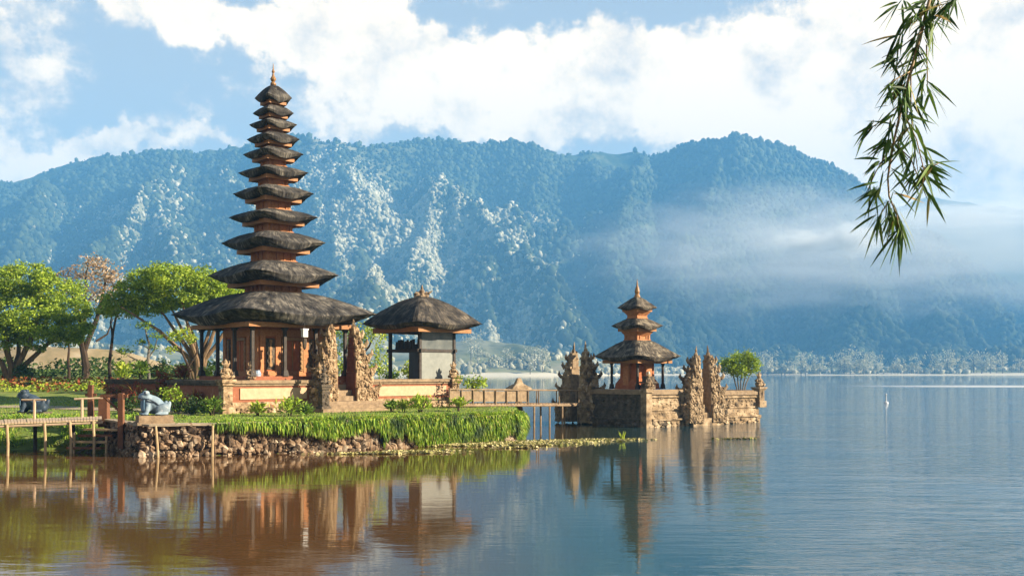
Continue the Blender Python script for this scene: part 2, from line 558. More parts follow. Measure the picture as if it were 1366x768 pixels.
def shore_of(U):
    return np.interp(U, [-900, 0, 560, 620, 700, 780, 860, 1000, 1100, 1366, 2400], [900, 1000, 1000, 1050, 1060, 1200, 1350, 1400, 1380, 1330, 1300])

def mountain_z(X, Y):
    U = X / Y * FX + 683
    Rg = 2680 + 60 * np.sin(U / 97.0) + 40 * np.sin(U / 41.0)
    jit = (vnoise(U / 14.0, U * 0, 3) - .5) * 5 + (vnoise(U / 45.0, U * 0, 5) - .5) * 5
    Hr = H0 + (497 - np.interp(U, SKY_PX, SKY_PY) - jit) / FX * Rg
    S = shore_of(U) + 330
    t = np.clip((Y - S) / (Rg - S), 0, 1)
    z = 3 + (Hr - 3) * (0.14 * t + 0.86 * t ** 2.7)
    n1 = fbm(X / 420, Y / 420, 11, 5, True)
    n2 = fbm(X / 130, Y / 130, 23, 4, True)
    env = np.clip(4 * t * (1.02 - t), 0, 1)
    g1 = fbm(X / 210 + .35 * vnoise(X / 300, Y / 300, 66), Y / 1500, 41, 3, True)
    z = z + env * ((g1 - .6) * 170 + (n1 - .62) * 360 + (n2 - .6) * 120)
    for k, sp in enumerate(SPURS):
        zs = seg_height(X, Y, sp, 1.15) + (n1 - .62) * 90 + (n2 - .6) * 110 + (g1 - .6) * 90
        zs = zs - 6
        z = np.maximum(z, np.where(t < .985, zs, -1e6))
    # never above the skyline as a solid of revolution would be: the crest itself
    back = np.clip((Y - Rg) / 900, 0, 1)
    z = np.where(Y > Rg, Hr - back * Hr * .9, z)
    # low land along the shore
    shore = shore_of(U)
    low = np.clip((Y - shore) / 60, -1, 1) * 3.0 + np.clip(Y - shore - 60, 0, 400) * .02 + (n2 - .5) * 5 * np.clip((Y - shore) / 120, 0, 1)
    for h in HILLS:
        low = np.maximum(low, seg_height(X, Y, h, .22) + (n2 - .5) * 12)
    z = np.where(Y < S, low, np.maximum(z, low))
    # the far ridge behind, on the right
    Rf = 3700
    Hf = H0 + (497 - np.interp(U, FAR_PX, FAR_PY)) / FX * Rf
    zf = Hf - np.abs(Y - Rf) * .45 + (n1 - .6) * 60
    z = np.where(Y > Rg, np.maximum(z, zf), z)
    z = np.where(Y < shore - 60, -3, z)
    return z

def sunlit_zone(x, y, u, seed=0):
    """sunlight painted as paler colour: the two big central spurs and the left one"""
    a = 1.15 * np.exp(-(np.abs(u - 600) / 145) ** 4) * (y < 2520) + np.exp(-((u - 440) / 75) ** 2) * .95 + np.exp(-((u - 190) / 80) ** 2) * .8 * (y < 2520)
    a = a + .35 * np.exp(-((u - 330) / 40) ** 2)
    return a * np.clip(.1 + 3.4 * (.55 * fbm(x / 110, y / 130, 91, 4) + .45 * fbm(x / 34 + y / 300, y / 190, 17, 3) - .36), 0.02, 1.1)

US = np.arange(-900, 2401, 5.0)
YS = np.concatenate([np.linspace(850, 1500, 90), np.linspace(1504, 2760, 240), np.linspace(2775, 4300, 60)])
UU, YY = np.meshgrid(US, YS)
XX = (UU - 683) / FX * YY
ZZ = mountain_z(XX, YY)
nr, nc = ZZ.shape
idx = np.arange(nr * nc).reshape(nr, nc)
quads = np.stack([idx[:-1, :-1], idx[:-1, 1:], idx[1:, 1:], idx[1:, :-1]], -1).reshape(-1, 4)
SUNLIT = lambda x, y, u: np.clip(sunlit_zone(x, y, u), 0, 1)
mm = bpy.data.materials.new('mountain_soil')
mm.use_nodes = True
t = NT(mm.node_tree)
pb = mm.node_tree.nodes['Principled BSDF']
pos = t.node('ShaderNodeNewGeometry').outputs['Position']
nA = t.noise(pos, .012, 6, .65)
nB = t.noise(pos, .06, 5, .7)
hz = t.node('ShaderNodeSeparateXYZ'); t.l.new(pos, hz.inputs[0])
field = t.ss(t.m('MULTIPLY', hz.outputs[2], -1.0), -38, -14)
base = t.ramp(t.m('ADD', t.m('MULTIPLY', nA, .5), t.m('MULTIPLY', nB, .5)), [(.36, (.02, .032, .016)), (.5, (.05, .07, .03)), (.64, (.14, .15, .08))])
flat = t.ramp(nA, [(.35, (.09, .11, .05)), (.5, (.22, .22, .11)), (.62, (.34, .30, .19))])
sunlit_pale = t.node('ShaderNodeAttribute', attribute_name='sunlit_pale').outputs['Fac']
sunlit_ground = t.mix(t.m('MULTIPLY', sunlit_pale, t.ss(nB, .30, .5)), base, (.33, .315, .215))  # sunlight on the spurs painted into the ground as a paler tone
t.put(pb.inputs['Base Color'], t.mix(t.ss(t.m('MULTIPLY', hz.outputs[2], -1.0), -4.5, -2.5), t.mix(field, sunlit_ground, flat), (.60, .54, .40)))
pb.inputs['Roughness'].default_value = 1
pb.inputs['Specular IOR Level'].default_value = 0
mo = link_mesh('mountain', np_mesh('mountain', np.stack([XX, YY, ZZ], -1).reshape(-1, 3), quads), mm, smooth=True)
at = mo.data.attributes.new('sunlit_pale', 'FLOAT', 'POINT')
at.data.foreach_set('value', (SUNLIT(XX, YY, UU) * (ZZ > 14)).astype(np.float32).ravel())
tag(mo, kind='structure')

# ---- forest on it: tree crowns of many faces, denser where the camera's side of the mountain is
rng = np.random.default_rng(5)
ico = bmesh.new(); bmesh.ops.create_icosphere(ico, subdivisions=1, radius=1.0)
ICO_V = np.array([v.co[:] for v in ico.verts]); ICO_F = np.array([[v.index for v in f.verts] for f in ico.faces]); ico.free()
def forest(name, n, umin, umax, ymin, ymax, size, seed, stops, keep, label):
    rng = np.random.default_rng(seed)
    u = rng.uniform(umin, umax, n)
    y = ymin + (ymax - ymin) * rng.uniform(0, 1, n) ** .85
    x = (u - 683) / FX * y
    z = mountain_z(x, y)
    zx = mountain_z(x + 8, y); zy = mountain_z(x, y - 8)
    ok = keep(x, y, z, u, rng)
    x, y, z, u = x[ok], y[ok], z[ok], u[ok]
    n = len(x)
    s = size * (.35 + 1.5 * rng.uniform(0, 1, n) ** 2.2) * (.8 + .6 * vnoise(x / 90, y / 90, 77))
    jit = 1 + rng.uniform(-.28, .28, (n, len(ICO_V), 1))
    V = ICO_V[None] * jit * s[:, None, None] * np.array([1, 1, 1.15])
    V = V + np.stack([x, y, z + s * .55], -1)[:, None]
    F = ICO_F[None] + (np.arange(n) * len(ICO_V))[:, None, None]
    mat = leafmat(name + '_leaves', stops, .0, .9)
    o = link_mesh(name, np_mesh(name, V.reshape(-1, 3), F.reshape(-1, 3)), mat)
    tag(o, label, 'forest', kind='stuff')
    return o

dark = [(0, (.012, .022, .012)), (.6, (.03, .048, .022)), (1, (.07, .09, .04))]
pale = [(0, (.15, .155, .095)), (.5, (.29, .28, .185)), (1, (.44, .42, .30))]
forest('dark_mountain_forest', 150000, -150, 1500, 1480, 2700, 4.4, 1, dark, lambda x, y, z, u, r: (z > 14) & (r.uniform(size=len(x)) > sunlit_zone(x, y, u) * .9), 'dark green forest covering the mountain')
forest('sunlit_pale_trees', 150000, -150, 900, 1500, 2560, 3.0, 2, pale, lambda x, y, z, u, r: (z > 14) & (r.uniform(size=len(x)) < sunlit_zone(x, y, u)), 'tree crowns coloured pale for sunlight on the central mountain spurs')  # sunlit slopes painted by giving these crowns a paler colour
forest('ridge_trees', 3200, -100, 1200, 2610, 2760, 3.6, 3, dark, lambda x, y, z, u, r: (np.abs(y - (2680 + 60 * np.sin(u / 97.0) + 40 * np.sin(u / 41.0))) < 14) & (vnoise(u / 16, u * 0, 8) > .38), 'small trees along the mountain skyline')
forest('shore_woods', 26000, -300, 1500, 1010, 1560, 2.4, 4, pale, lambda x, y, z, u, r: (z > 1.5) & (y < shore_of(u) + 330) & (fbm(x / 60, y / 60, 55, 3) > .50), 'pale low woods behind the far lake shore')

# ================================================================== LAKE
wm = bpy.data.materials.new('lake_water')
wm.use_nodes = True
t = NT(wm.node_tree)
pb = wm.node_tree.nodes['Principled BSDF']
pos = t.node('ShaderNodeNewGeometry').outputs['Position']
sp = t.node('ShaderNodeSeparateXYZ'); t.l.new(pos, sp.inputs[0])
px_, py_, _ = sp.outputs
# silty near the island, clear and deep out on the lake
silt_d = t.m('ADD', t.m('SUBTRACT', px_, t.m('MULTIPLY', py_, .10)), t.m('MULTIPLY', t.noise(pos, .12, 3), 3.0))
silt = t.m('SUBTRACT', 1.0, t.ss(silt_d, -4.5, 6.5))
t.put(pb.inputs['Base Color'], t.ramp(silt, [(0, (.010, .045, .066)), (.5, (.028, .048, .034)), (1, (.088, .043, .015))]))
base_link = pb.inputs['Base Color'].links[0].from_socket
pb.inputs['IOR'].default_value = 1.45
pb.inputs['Specular IOR Level'].default_value = .5
# ripples: calm by the island, wind-ruffled out to the right
wind = t.ss(t.m('ADD', px_, t.m('MULTIPLY', py_, -.04)), 0.0, 16.0)
gust = t.m('MULTIPLY', t.ss(t.m('SUBTRACT', px_, t.m('MULTIPLY', py_, .16)), 0.0, 6.0), t.ss(t.noise(pos, .06, 3), .40, .58))
amp = t.m('ADD', t.m('ADD', t.m('MULTIPLY', wind, .8), .07), t.m('MULTIPLY', gust, 1.2))
v1 = t.vm('MULTIPLY', pos, (.55, 1.5, 1))
r1 = t.noise(v1, 1.0, 3, .55, dist=.4)
v2 = t.vm('MULTIPLY', pos, (1.6, 5.0, 1))
r2 = t.noise(v2, 1.0, 3, .6)
v3 = t.vm('MULTIPLY', pos, (.06, .35, 1))
r3 = t.noise(v3, 1.0, 3, .5)
# far band of ruffled water, its bright glint painted into the base colour
glint_streak = t.m('MULTIPLY', t.m('MULTIPLY', t.ss(py_, 226, 238), t.m('SUBTRACT', 1.0, t.ss(py_, 262, 276))), t.ss(px_, 72, 118))
t.put(pb.inputs['Roughness'], t.m('ADD', t.m('MULTIPLY', glint_streak, .45), .03))
t.put(pb.inputs['Base Color'], t.mix(t.m('MULTIPLY', glint_streak, .85), base_link, (.62, .64, .62)))
hgt = t.m('ADD', t.m('MULTIPLY', r1, t.m('MULTIPLY', amp, .06)), t.m('MULTIPLY', r2, t.m('MULTIPLY', amp, .02)))
hgt = t.m('ADD', hgt, t.m('MULTIPLY', r3, t.m('MULTIPLY', wind, .12)))
hgt = t.m('ADD', hgt, t.m('MULTIPLY', r1, t.m('MULTIPLY', glint_streak, .3)))
bp = t.node('ShaderNodeBump')
bp.inputs['Strength'].default_value = 1.0
bp.inputs['Distance'].default_value = 1.0
t.l.new(hgt, bp.inputs['Height'])
t.l.new(bp.outputs[0], pb.inputs['Normal'])
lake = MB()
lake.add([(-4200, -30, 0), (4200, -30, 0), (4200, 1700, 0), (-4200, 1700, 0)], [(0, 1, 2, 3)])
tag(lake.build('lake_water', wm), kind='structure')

# ================================================================== AIR
def volume_mat(name, color, density):
    m = bpy.data.materials.new(name)
    m.use_nodes = True
    m.node_tree.nodes.clear()
    t = NT(m.node_tree)
    o = t.node('ShaderNodeOutputMaterial')
    v = t.node('ShaderNodeVolumePrincipled')
    v.inputs['Color'].default_value = tuple(color) + (1,)
    v.inputs['Density'].default_value = density
    v.inputs['Anisotropy'].default_value = 0.0
    t.l.new(v.outputs[0], o.inputs['Volume'])
    return m, t, v
hm, _, _ = volume_mat('haze_air', (.19, .55, 1.0), HAZE)
hz_ = MB()
hz_.bx(-6200, 6200, -60, 4600, -4.5, 760)
tag(hz_.build('haze', hm), 'pale blue haze in the air over the lake', 'haze', kind='stuff')

def mist(name, px, py, Y, size, dens, seed, label, color=(.95, .95, .93), scale=4.0):
    m, t, v = volume_mat(name + '_air', color, 0)
    tc = t.node('ShaderNodeTexCoord').outputs['Object']
    ln = t.node('ShaderNodeVectorMath', operation='LENGTH'); t.l.new(tc, ln.inputs[0])
    n = t.noise(t.vm('ADD', tc, (seed * 3.1, seed, 0)), scale, 4, .6)
    f = t.m('ADD', t.m('SUBTRACT', 1.0, ln.outputs['Value']), t.m('MULTIPLY', t.m('SUBTRACT', n, .5), 2.0))
    t.put(v.inputs['Density'], t.m('MULTIPLY', t.ss(f, 0.0, 1.05), dens))
    b = MB()
    prof = [(math.sin(math.pi * k / 10), -math.cos(math.pi * k / 10)) for k in range(11)]
    prof = [(max(r, .02), z) for r, z in prof]
    b.lathe(prof, 20)
    o = b.build(name, m)
    o.location = (gx(px, Y), Y, gz(py, Y))
    o.scale = size
    tag(o, label, 'mist', kind='stuff')
    return o
if MIST:
    mist('mist_bank', 1240, 332, 1950, (700, 260, 150), .0042, 1, 'grey white mist bank lying on the right mountain flank')
    mist('thin_mist', 1000, 345, 1900, (380, 200, 150), .0020, 5, 'thin pale mist in the valley left of the hanging bamboo')
    mist('low_cloud', 1285, 290, 2300, (260, 120, 34), .022, 2, 'white low cloud over the far right ridge')
    mist('cloud_puff', 1075, 323, 1650, (70, 40, 24), .055, 3, 'small white cloud puff left of the hanging bamboo', scale=2.5)
    mist('cloud_wisp', 1140, 318, 1650, (62, 40, 34), .055, 4, 'white cloud wisp behind the hanging bamboo tip', scale=2.5)

# ================================================================== ISLAND GROUND
EDGE = [(188, 40.2), (250, 40.6), (320, 41.3), (400, 42.3), (480, 44.0), (600, 47.0), (680, 49.3)]
EDGE = [(gx(a, b), b) for a, b in EDGE]
EDGE_END = [(.25, 50.3), (.5, 51.8), (.4, 54.5)]
LEFT_END = [(-15.8, 42.2), (-17.6, 44.6)]
POLY = [(-80, 46.0), (-40, 45.6), (-26, 44.9), (-21, 44.4), (-18.4, 44.3)] + list(reversed(LEFT_END)) + EDGE + EDGE_END + [(.6, 59), (-1.2, 64), (-4, 70), (-12, 80), (-22, 90), (-34, 100), (-60, 108), (-120, 120), (-140, 60)]
GZ = 1.25
def seg_dist(X, Y, a, b):
    d = np.array(b) - np.array(a)
    t = np.clip(((X - a[0]) * d[0] + (Y - a[1]) * d[1]) / max(d @ d, 1e-9), 0, 1)
    return np.hypot(X - a[0] - t * d[0], Y - a[1] - t * d[1])
def in_poly(X, Y, P):
    ins = np.zeros(X.shape, bool)
    for i in range(len(P)):
        a, b = P[i], P[(i + 1) % len(P)]
        c = ((a[1] > Y) != (b[1] > Y))
        with np.errstate(divide='ignore', invalid='ignore'):
            xi = (b[0] - a[0]) * (Y - a[1]) / (b[1] - a[1]) + a[0]
        ins ^= c & (X < xi)
    return ins
def ground_z(X, Y):
    X = np.asarray(X, float); Y = np.asarray(Y, float)
    ins = in_poly(X, Y, POLY)
    d = np.full(X.shape, 1e9)
    for i in range(len(POLY)):
        d = np.minimum(d, seg_dist(X, Y, POLY[i], POLY[(i + 1) % len(POLY)]))
    sd_ = np.where(ins, d, -d)
    top = GZ + np.clip(Y - 50, 0, 60) * (.004 + .044 * np.clip((-14 - X) / 5, 0, 1)) + (vnoise(X * .35, Y * .35, 4) - .5) * .12
    steep = np.where(X < -17.5, 3.6, .35)            # a grassy bank on the left, a walled edge elsewhere
    f = np.clip(sd_ / steep + .12, -.6, 1)
    f = np.where(f > 0, f * (2 - f), f)
    return np.where(f < 1, -.02 + f * top, top)
gxs = np.concatenate([np.linspace(-120, -32, 60), np.arange(-31.5, 3.6, .3)])
gys = np.concatenate([np.arange(39, 62, .3), np.linspace(62.5, 122, 60)])
GX, GY = np.meshgrid(gxs, gys)
GGZ = ground_z(GX, GY)
nr, nc = GX.shape
idx = np.arange(nr * nc).reshape(nr, nc)
quads = np.stack([idx[:-1, :-1], idx[:-1, 1:], idx[1:, 1:], idx[1:, :-1]], -1).reshape(-1, 4)
tag(link_mesh('island_ground', np_mesh('island_ground', np.stack([GX, GY, GGZ], -1).reshape(-1, 3), quads), M['grass'], smooth=True), kind='structure')
# a sandy path across the lawn
pth = MB()
pts = [(-60, 55.5), (-34, 55.0), (-26, 54.2), (-19, 52.6), (-15.6, 50.0)]
vs = []; fs = []
for i in range(41):
    u = i / 40 * (len(pts) - 1); k = min(int(u), len(pts) - 2); f = u - k
    x = pts[k][0] * (1 - f) + pts[k + 1][0] * f; y = pts[k][1] * (1 - f) + pts[k + 1][1] * f
    for o in (-.7, .7):
        vs.append((x, y + o, float(ground_z(x, y + o)) + .03))
    if i: fs.append((2 * i - 2, 2 * i, 2 * i + 1, 2 * i - 1))
pth.add(vs, fs)
tag(pth.build('garden_path', M['path']), kind='structure')

# ================================================================== ROOFS AND PAGODAS
def sq_ring(a, z, lift, p, n=72, lo=0.0):
    out = []
    for k in range(n):
        f = 2 * math.pi * k / n
        c, s_ = math.cos(f), math.sin(f)
        r = 1.0 / (abs(c) ** p + abs(s_) ** p) ** (1.0 / p)
        cor = abs(math.sin(2 * f)) ** 3
        out.append((a * r * c, a * r * s_, z + lift * cor - lo * (1 - cor)))
    return out

def thatch_roof(a, z_bot, z_tip, z_top, top, inner, seed, curve=1.7):
    """square thatched roof with a thick dark eave that lifts towards the corners"""
    a = a / .955
    L = z_tip - z_bot
    th = min(.72 * L + .02, .58)
    p = 16
    rings = [sq_ring(inner, z_bot + .10, 0, p), sq_ring(a * .78, z_bot + .03, L * .35, p), sq_ring(a * .925, z_bot, L * .78, p), sq_ring(a * .95, z_bot + th * .2, L * .76, p),
             sq_ring(a * .995, z_bot + th * .8, L - th * .8, p), sq_ring(a, z_bot + th * .92, L - th * .86, p), sq_ring(a * .985, z_bot + th, L - th * .9, p)]
    z1 = z_bot + th
    lift1 = L - th * .9
    N = 9
    for i in range(1, N + 1):
        u = i / N
        sc = .985 - (.985 - top) * u
        z = z1 + (z_top - z1) * (1 - (1 - u) ** curve)
        rings.append(sq_ring(a * sc, z, lift1 * (1 - u) ** 2.2, p - 9 * u))
    mb = MB()
    mb.loft(rings)
    rng = random.Random(seed)
    v = []
    for i, q in enumerate(mb.v):
        d = mnoise.noise_vector(Vector(q) * 1.3 + Vector((seed * 5.3, 0, 0))) * .025 * min(1, a / 2)
        e = mnoise.noise_vector(Vector(q) * 4.0 + Vector((seed * 2.3, 0, 0))) * .014 * min(1, a / 1.5)
        v.append((q[0] + d.x + e.x, q[1] + d.y + e.y, q[2] + d.z + e.z))
    mb.v = v
    return mb

def square_frame(half, z0, z1, w):
    b = MB()
    b.bx(-half, half, -half, -half + w, z0, z1)
    b.bx(-half, half, half - w, half, z0, z1)
    b.bx(-half, -half + w, -half + w + .002, half - w - .002, z0, z1)
    b.bx(half - w, half, -half + w + .002, half - w - .002, z0, z1)
    # rafters under the eave
    n = max(3, int(half / .28))
    for i in range(n):
        u = -half + w + (i + .5) / n * 2 * (half - w)
        for sgn in (-1, 1):
            b.box((u, sgn * (half + .03), z1 - .03), (.05, .10, .05))
            b.box((sgn * (half + .03), u, z1 - .03), (.10, .05, .05))
    return b

def pagoda(root, tiers, thatch, base_z, frame_f=.70, body_f=.43, curve=1.65):
    """tiers from the lowest: (half width, eave z, tip z, top z)"""
    for i, (a, zb, zt, ztop) in enumerate(tiers):
        nxt = tiers[i + 1] if i + 1 < len(tiers) else None
        top_half = (nxt[0] * body_f * 1.08) if nxt else .13
        r = thatch_roof(a, zb, zt, ztop, top_half / a, a * frame_f * .9, 3 + i, curve if nxt else min(curve, 1.5)).build('roof', thatch[i % len(thatch)], root, smooth=False)
        fh = min(.26, .1 + a * .06)
        square_frame(a * (frame_f if i else .80), zb - fh * .45, zb + .13, .09 + a * .02).build('eave_frame', M['gold_wood'], r)
        if nxt:
            h = nxt[0] * body_f
            b = MB()
            z0, z1 = ztop - .25, nxt[1] + .10
            b.bx(-h * .90, h * .90, -h * .90, h * .90, z0, z1)
            b.bx(-h * 1.08, h * 1.08, -h * 1.08, h * 1.08, z0, ztop + .05)
            for sx in (-1, 1):
                for sy in (-1, 1):
                    b.box((sx * h * .9, sy * h * .9, (z0 + z1) / 2), (h * .22, h * .22, z1 - z0))
            b.bx(-h * 1.22, h * 1.22, -h * 1.22, h * 1.22, z1 - .14, z1 - .02)
            nb = max(2, int(h * 5))
            for k in range(nb):
                u = -h + (k + .5) / nb * 2 * h
                for sgn in (-1, 1):
                    b.box((u, sgn * h * .93, (z0 + z1) / 2), (h * .12, h * .1, (z1 - z0) * .98))
                    b.box((sgn * h * .93, u, (z0 + z1) / 2), (h * .1, h * .12, (z1 - z0) * .98))
            b.build('tower_body', M['tower'], root)

def column(root, x, y, z0, z1, w, mat, base=True):
    b = MB()
    b.box((x, y, (z0 + z1) / 2), (w, w, z1 - z0))
    if base:
        b.box((x, y, z0 + .16), (w * 2.1, w * 2.1, .32), taper=.7)
    b.box((x, y, z1 - .12), (w * 1.5, w * 1.5, .10))
    b.box((x, y, z1 - .04), (w * 2.4, w * 1.3, .08))
    return b.build('column', mat, root)

TH = R(43)
MY = 57.0
meru = empty('pagoda_temple', (gx(364.5, MY), MY, 0), TH, 'tall eleven tiered pagoda temple with black thatched roofs and red brick walls', 'temple')
def mz(py): return gz(py, MY)
T11 = [(264, 437, 420, 391), (168, 381.5, 368, 350), (134, 337, 324.5, 311), (114, 300, 290.5, 281.5), (104, 269.5, 259, 249.5), (90, 240.5, 231, 223.5), (77.6, 215, 206.5, 198.5),
       (68, 194.5, 186.5, 178.5), (61, 174.5, 167, 160.5), (53, 157.5, 151.5, 142.5), (48, 139.5, 131.5, 114.5)]
tiers = [(w / 65.8 * 1.02, mz(b_), mz(tp), mz(tt)) for w, b_, tp, tt in T11]
pagoda(meru, tiers, [M['thatch'], M['thatch'], M['thatch']], 2.9)
fin = MB()
fin.lathe([(.10, mz(116)), (.17, mz(113)), (.15, mz(111)), (.08, mz(109.5)), (.15, mz(107)), (.16, mz(105)), (.08, mz(102)), (.05, mz(98)), (.09, mz(96)), (.04, mz(93)), (.012, mz(85))], 10)
fin.build('finial', M['gilt'], meru)
# the shrine room under the big roof
zf = 3.12
pl = MB()
pl.bx(-3.15, 3.15, -3.15, 3.15, 2.55, 2.92); pl.bx(-2.95, 2.95, -2.95, 2.95, 2.92, zf)
pl.build('plinth', M['brick'], meru)
hb = 1.95
sh = MB(); sh.bx(-hb, hb, -hb, hb, zf, 5.75)
sh.build('shrine_wall', M['red_wall'], meru)
for q in range(4):
    Mq = Matrix.Rotation(q * math.pi / 2, 4, 'Z')
    pil = MB()
    pil.bx(-hb - .06, hb + .06, -hb - .06, -hb - .003, zf, zf + .28, Mq)
    pil.bx(-hb - .05, hb + .05, -hb - .05, -hb - .003, 5.25, 5.62, Mq)
    for u in (-1.78, -.86, .86, 1.78):
        pil.bx(u - .15, u + .15, -hb - .09, -hb - .004, zf + .20, 5.30, Mq)
    pil.build('pilasters', M['tower'], meru)
    for u in (-1.32, 1.32):
        pan = MB(); pan.bx(u - .27, u + .27, -hb - .035, -hb - .005, zf + .36, 5.15, Mq)
        for k in range(4):
            pan.box((u, -hb - .055, zf + .62 + k * .42), (.34, .05, .26), Mq)
        pan = pan.build('carved_panel', M['stone_dark'], meru)
        gl = MB(); gl.bx(u - .05, u + .05, -hb - .11, -hb - .082, zf + .5, 4.95, Mq)
        for k in range(4):
            gl.box((u, -hb - .098, zf + .62 + k * .42), (.16, .04, .14), Mq)
        gl.build('carved_rosettes', M['gilt'], pan)
    dr = MB(); dr.bx(-.42, .42, -hb - .07, -hb - .006, zf + .30, 5.0, Mq)
    dr = dr.build('door', M['red_wall'], meru)
    gl = MB()
    for u in (-.58, .58):
        gl.bx(u - .09, u + .09, -hb - .12, -hb - .006, zf + .29, 5.1, Mq)
        for k in range(7):
            gl.box((u, -hb - .13, zf + .45 + k * .25), (.13, .05, .13), Mq)
    gl.bx(-.03, .03, -hb - .10, -hb - .072, zf + .3, 5.0, Mq)
    gl.box((0, -hb - .1, 5.12), (1.3, .12, .16), Mq)
    gl.build('door_frame', M['gilt'], dr)
for q in range(4):
    Mq = Matrix.Rotation(q * math.pi / 2, 4, 'Z')
    for u in (-2.85, 0 - .95, .95):
        p = Mq @ Vector((u, -2.85, 0))
        column(meru, p.x, p.y, zf, 5.72, .16, M['dark_wood'])

# ------------------------------------------------------------------ small pagoda on the right island
TR = R(38)
IC = (8.09, 61.7)
def isl(s, b, z=0):
    return Vector((IC[0] + math.cos(TR) * s - math.sin(TR) * b, IC[1] + math.sin(TR) * s + math.cos(TR) * b, z))
pS = isl(2.05, 2.75)
PY = pS.y
small = empty('pagoda_shrine', (gx(850, PY), PY, 0), TR + R(1), 'small three tiered pagoda shrine with black thatched roofs on the island platform', 'shrine')
def sz(py): return gz(py, PY)
sc_ = PY / FX
T3 = [(112, 482.5, 475, 454), (67, 440.5, 434.5, 425), (52, 414.5, 410.5, 396)]
tiers3 = [(w * sc_ / 2.82 * 1.03, sz(b_), sz(tp), sz(tt)) for w, b_, tp, tt in T3]
pagoda(small, tiers3, [M['thatch_moss'], M['thatch_moss'], M['thatch_moss']], 2.3, .74, .49, 1.2)
for zz, w in ((sz(424), .72), (sz(452), .80)):
    fl = MB()
    fl.loft([sq_ring(w * .62, zz - .15, 0, 10), sq_ring(w * .62, zz + .12, 0, 10), sq_ring(w * .95, zz + .42, 0, 10), sq_ring(w * .95, zz + .47, 0, 10)])
    fl.build('flared_cornice', M['tower'], small)
fin = MB()
fin.lathe([(.20, sz(398)), (.20, sz(395)), (.13, sz(392)), (.17, sz(389)), (.12, sz(384)), (.06, sz(381)), (.05, sz(378)), (.01, sz(372))], 10)
fin.build('finial', M['gilt'], small)
w0 = .80
bd = MB()
bd.loft([sq_ring(w0 * 1.35, 2.26, 0, 12), sq_ring(w0 * 1.28, 2.62, 0, 12), sq_ring(w0 * 1.02, 2.95, 0, 12), sq_ring(w0, 3.5, 0, 12), sq_ring(w0, 4.02, 0, 12)])
bd.build('shrine_wall', M['red_wall'], small)
bt = MB()
for q in range(4):
    Mq = Matrix.Rotation(q * math.pi / 2, 4, 'Z')
    bt.bx(-.24, .24, -w0 * 1.30, -w0 * .9, 2.45, 3.75, Mq)
    bt.bx(-.34, .34, -w0 * 1.22, -w0 * .9, 3.76, 3.88, Mq)
bt.build('door', M['tower'], small)
for sx in (-1, 1):
    for sy in (-1, 1):
        column(small, sx * 1.14, sy * 1.14, 2.28, 3.98, .12, M['dark_wood'])

# ------------------------------------------------------------------ pavilion
BY = 62.2
BTH = R(46)
bale = empty('temple_pavilion', (gx(563, BY), BY, 0), BTH, 'single roofed pavilion with grey white panels and dark posts', 'pavilion')
def bz(py): return gz(py, BY)
r = thatch_roof(2.60, bz(441), bz(432.5), bz(396), .10, 1.9, 31, 1.55).build('roof', M['thatch_new'], bale)
square_frame(2.12, bz(444.5), bz(438), .14).build('eave_frame', M['gold_wood'], r)
cr = MB()
rg = random.Random(8)
for k in range(16):
    an = rg.uniform(0, 6.28)
    cr.rock((math.cos(an) * .3, math.sin(an) * .3, bz(395) + rg.uniform(-.08, .2)), (.22, .22, .13), rg)
cr.lathe([(.20, bz(396)), (.14, bz(390)), (.16, bz(388)), (.09, bz(386)), (.03, bz(380))], 8)
cr.tube([(.0, -.3, bz(393)), (.15, -.5, bz(391)), (.3, -.62, bz(388))], [.09, .07, .02], 6)
cr.build('roof_crest', M['coping'], r)
hb = 1.36
zF = 2.92
fl = MB(); fl.bx(-1.48, 1.48, -1.48, 1.48, 2.5, zF); fl.build('plinth', M['coping'], bale)
for sx in (-1, 1):
    for sy in (-1, 1):
        column(bale, sx * hb, sy * hb, zF, bz(440), .17, M['dark_wood'], base=False)
bm_ = MB()
zm = bz(468)
for q in range(4):
    Mq = Matrix.Rotation(q * math.pi / 2, 4, 'Z')
    bm_.bx(-hb - .22, hb + .22, -hb - .075, -hb + .075, zm - .09 + .004 * (q % 2), zm + .09 + .004 * (q % 2), Mq)
    bm_.bx(-hb, hb, -hb - .06, -hb + .06, bz(444), bz(441), Mq)
bm_.build('cross_beam', M['dark_wood'], bale)
wp = MB(); wp.bx(-hb + .09, hb - .09, -hb - .02, -hb + .02, zF, zm - .095); wp.build('lower_panel', M['pane'], bale)
wp = MB(); wp.bx(-hb + .09, hb - .09, -hb - .02, -hb + .02, zm + .1, bz(444) - .003)
wp.build('upper_panel', surf('smoky_panel', [(.07, .085, .085), (.16, .17, .155)], 2, .4), bale)
wp = MB(); wp.bx(-hb - .02, -hb + .02, -hb + .09, -hb + .95, zF, zm - .095); wp.build('side_panel', M['dark_pane'], bale)
sil = MB()
rg = random.Random(4)
y = -hb + .1
while y < hb - .3:
    h = rg.uniform(.22, .62); w = rg.uniform(.12, .26)
    sil.box((-hb + .3 + rg.uniform(-.04, .04), y + w / 2, zm + .09 + h / 2), (.12, w, h), taper=.75)
    y += w * .9
sil.bx(-hb + .16, -hb + .44, -hb + .1, hb - .1, zm - .02, zm + .088)
sil.build('offering_shelf', M['dark_wood'], bale)

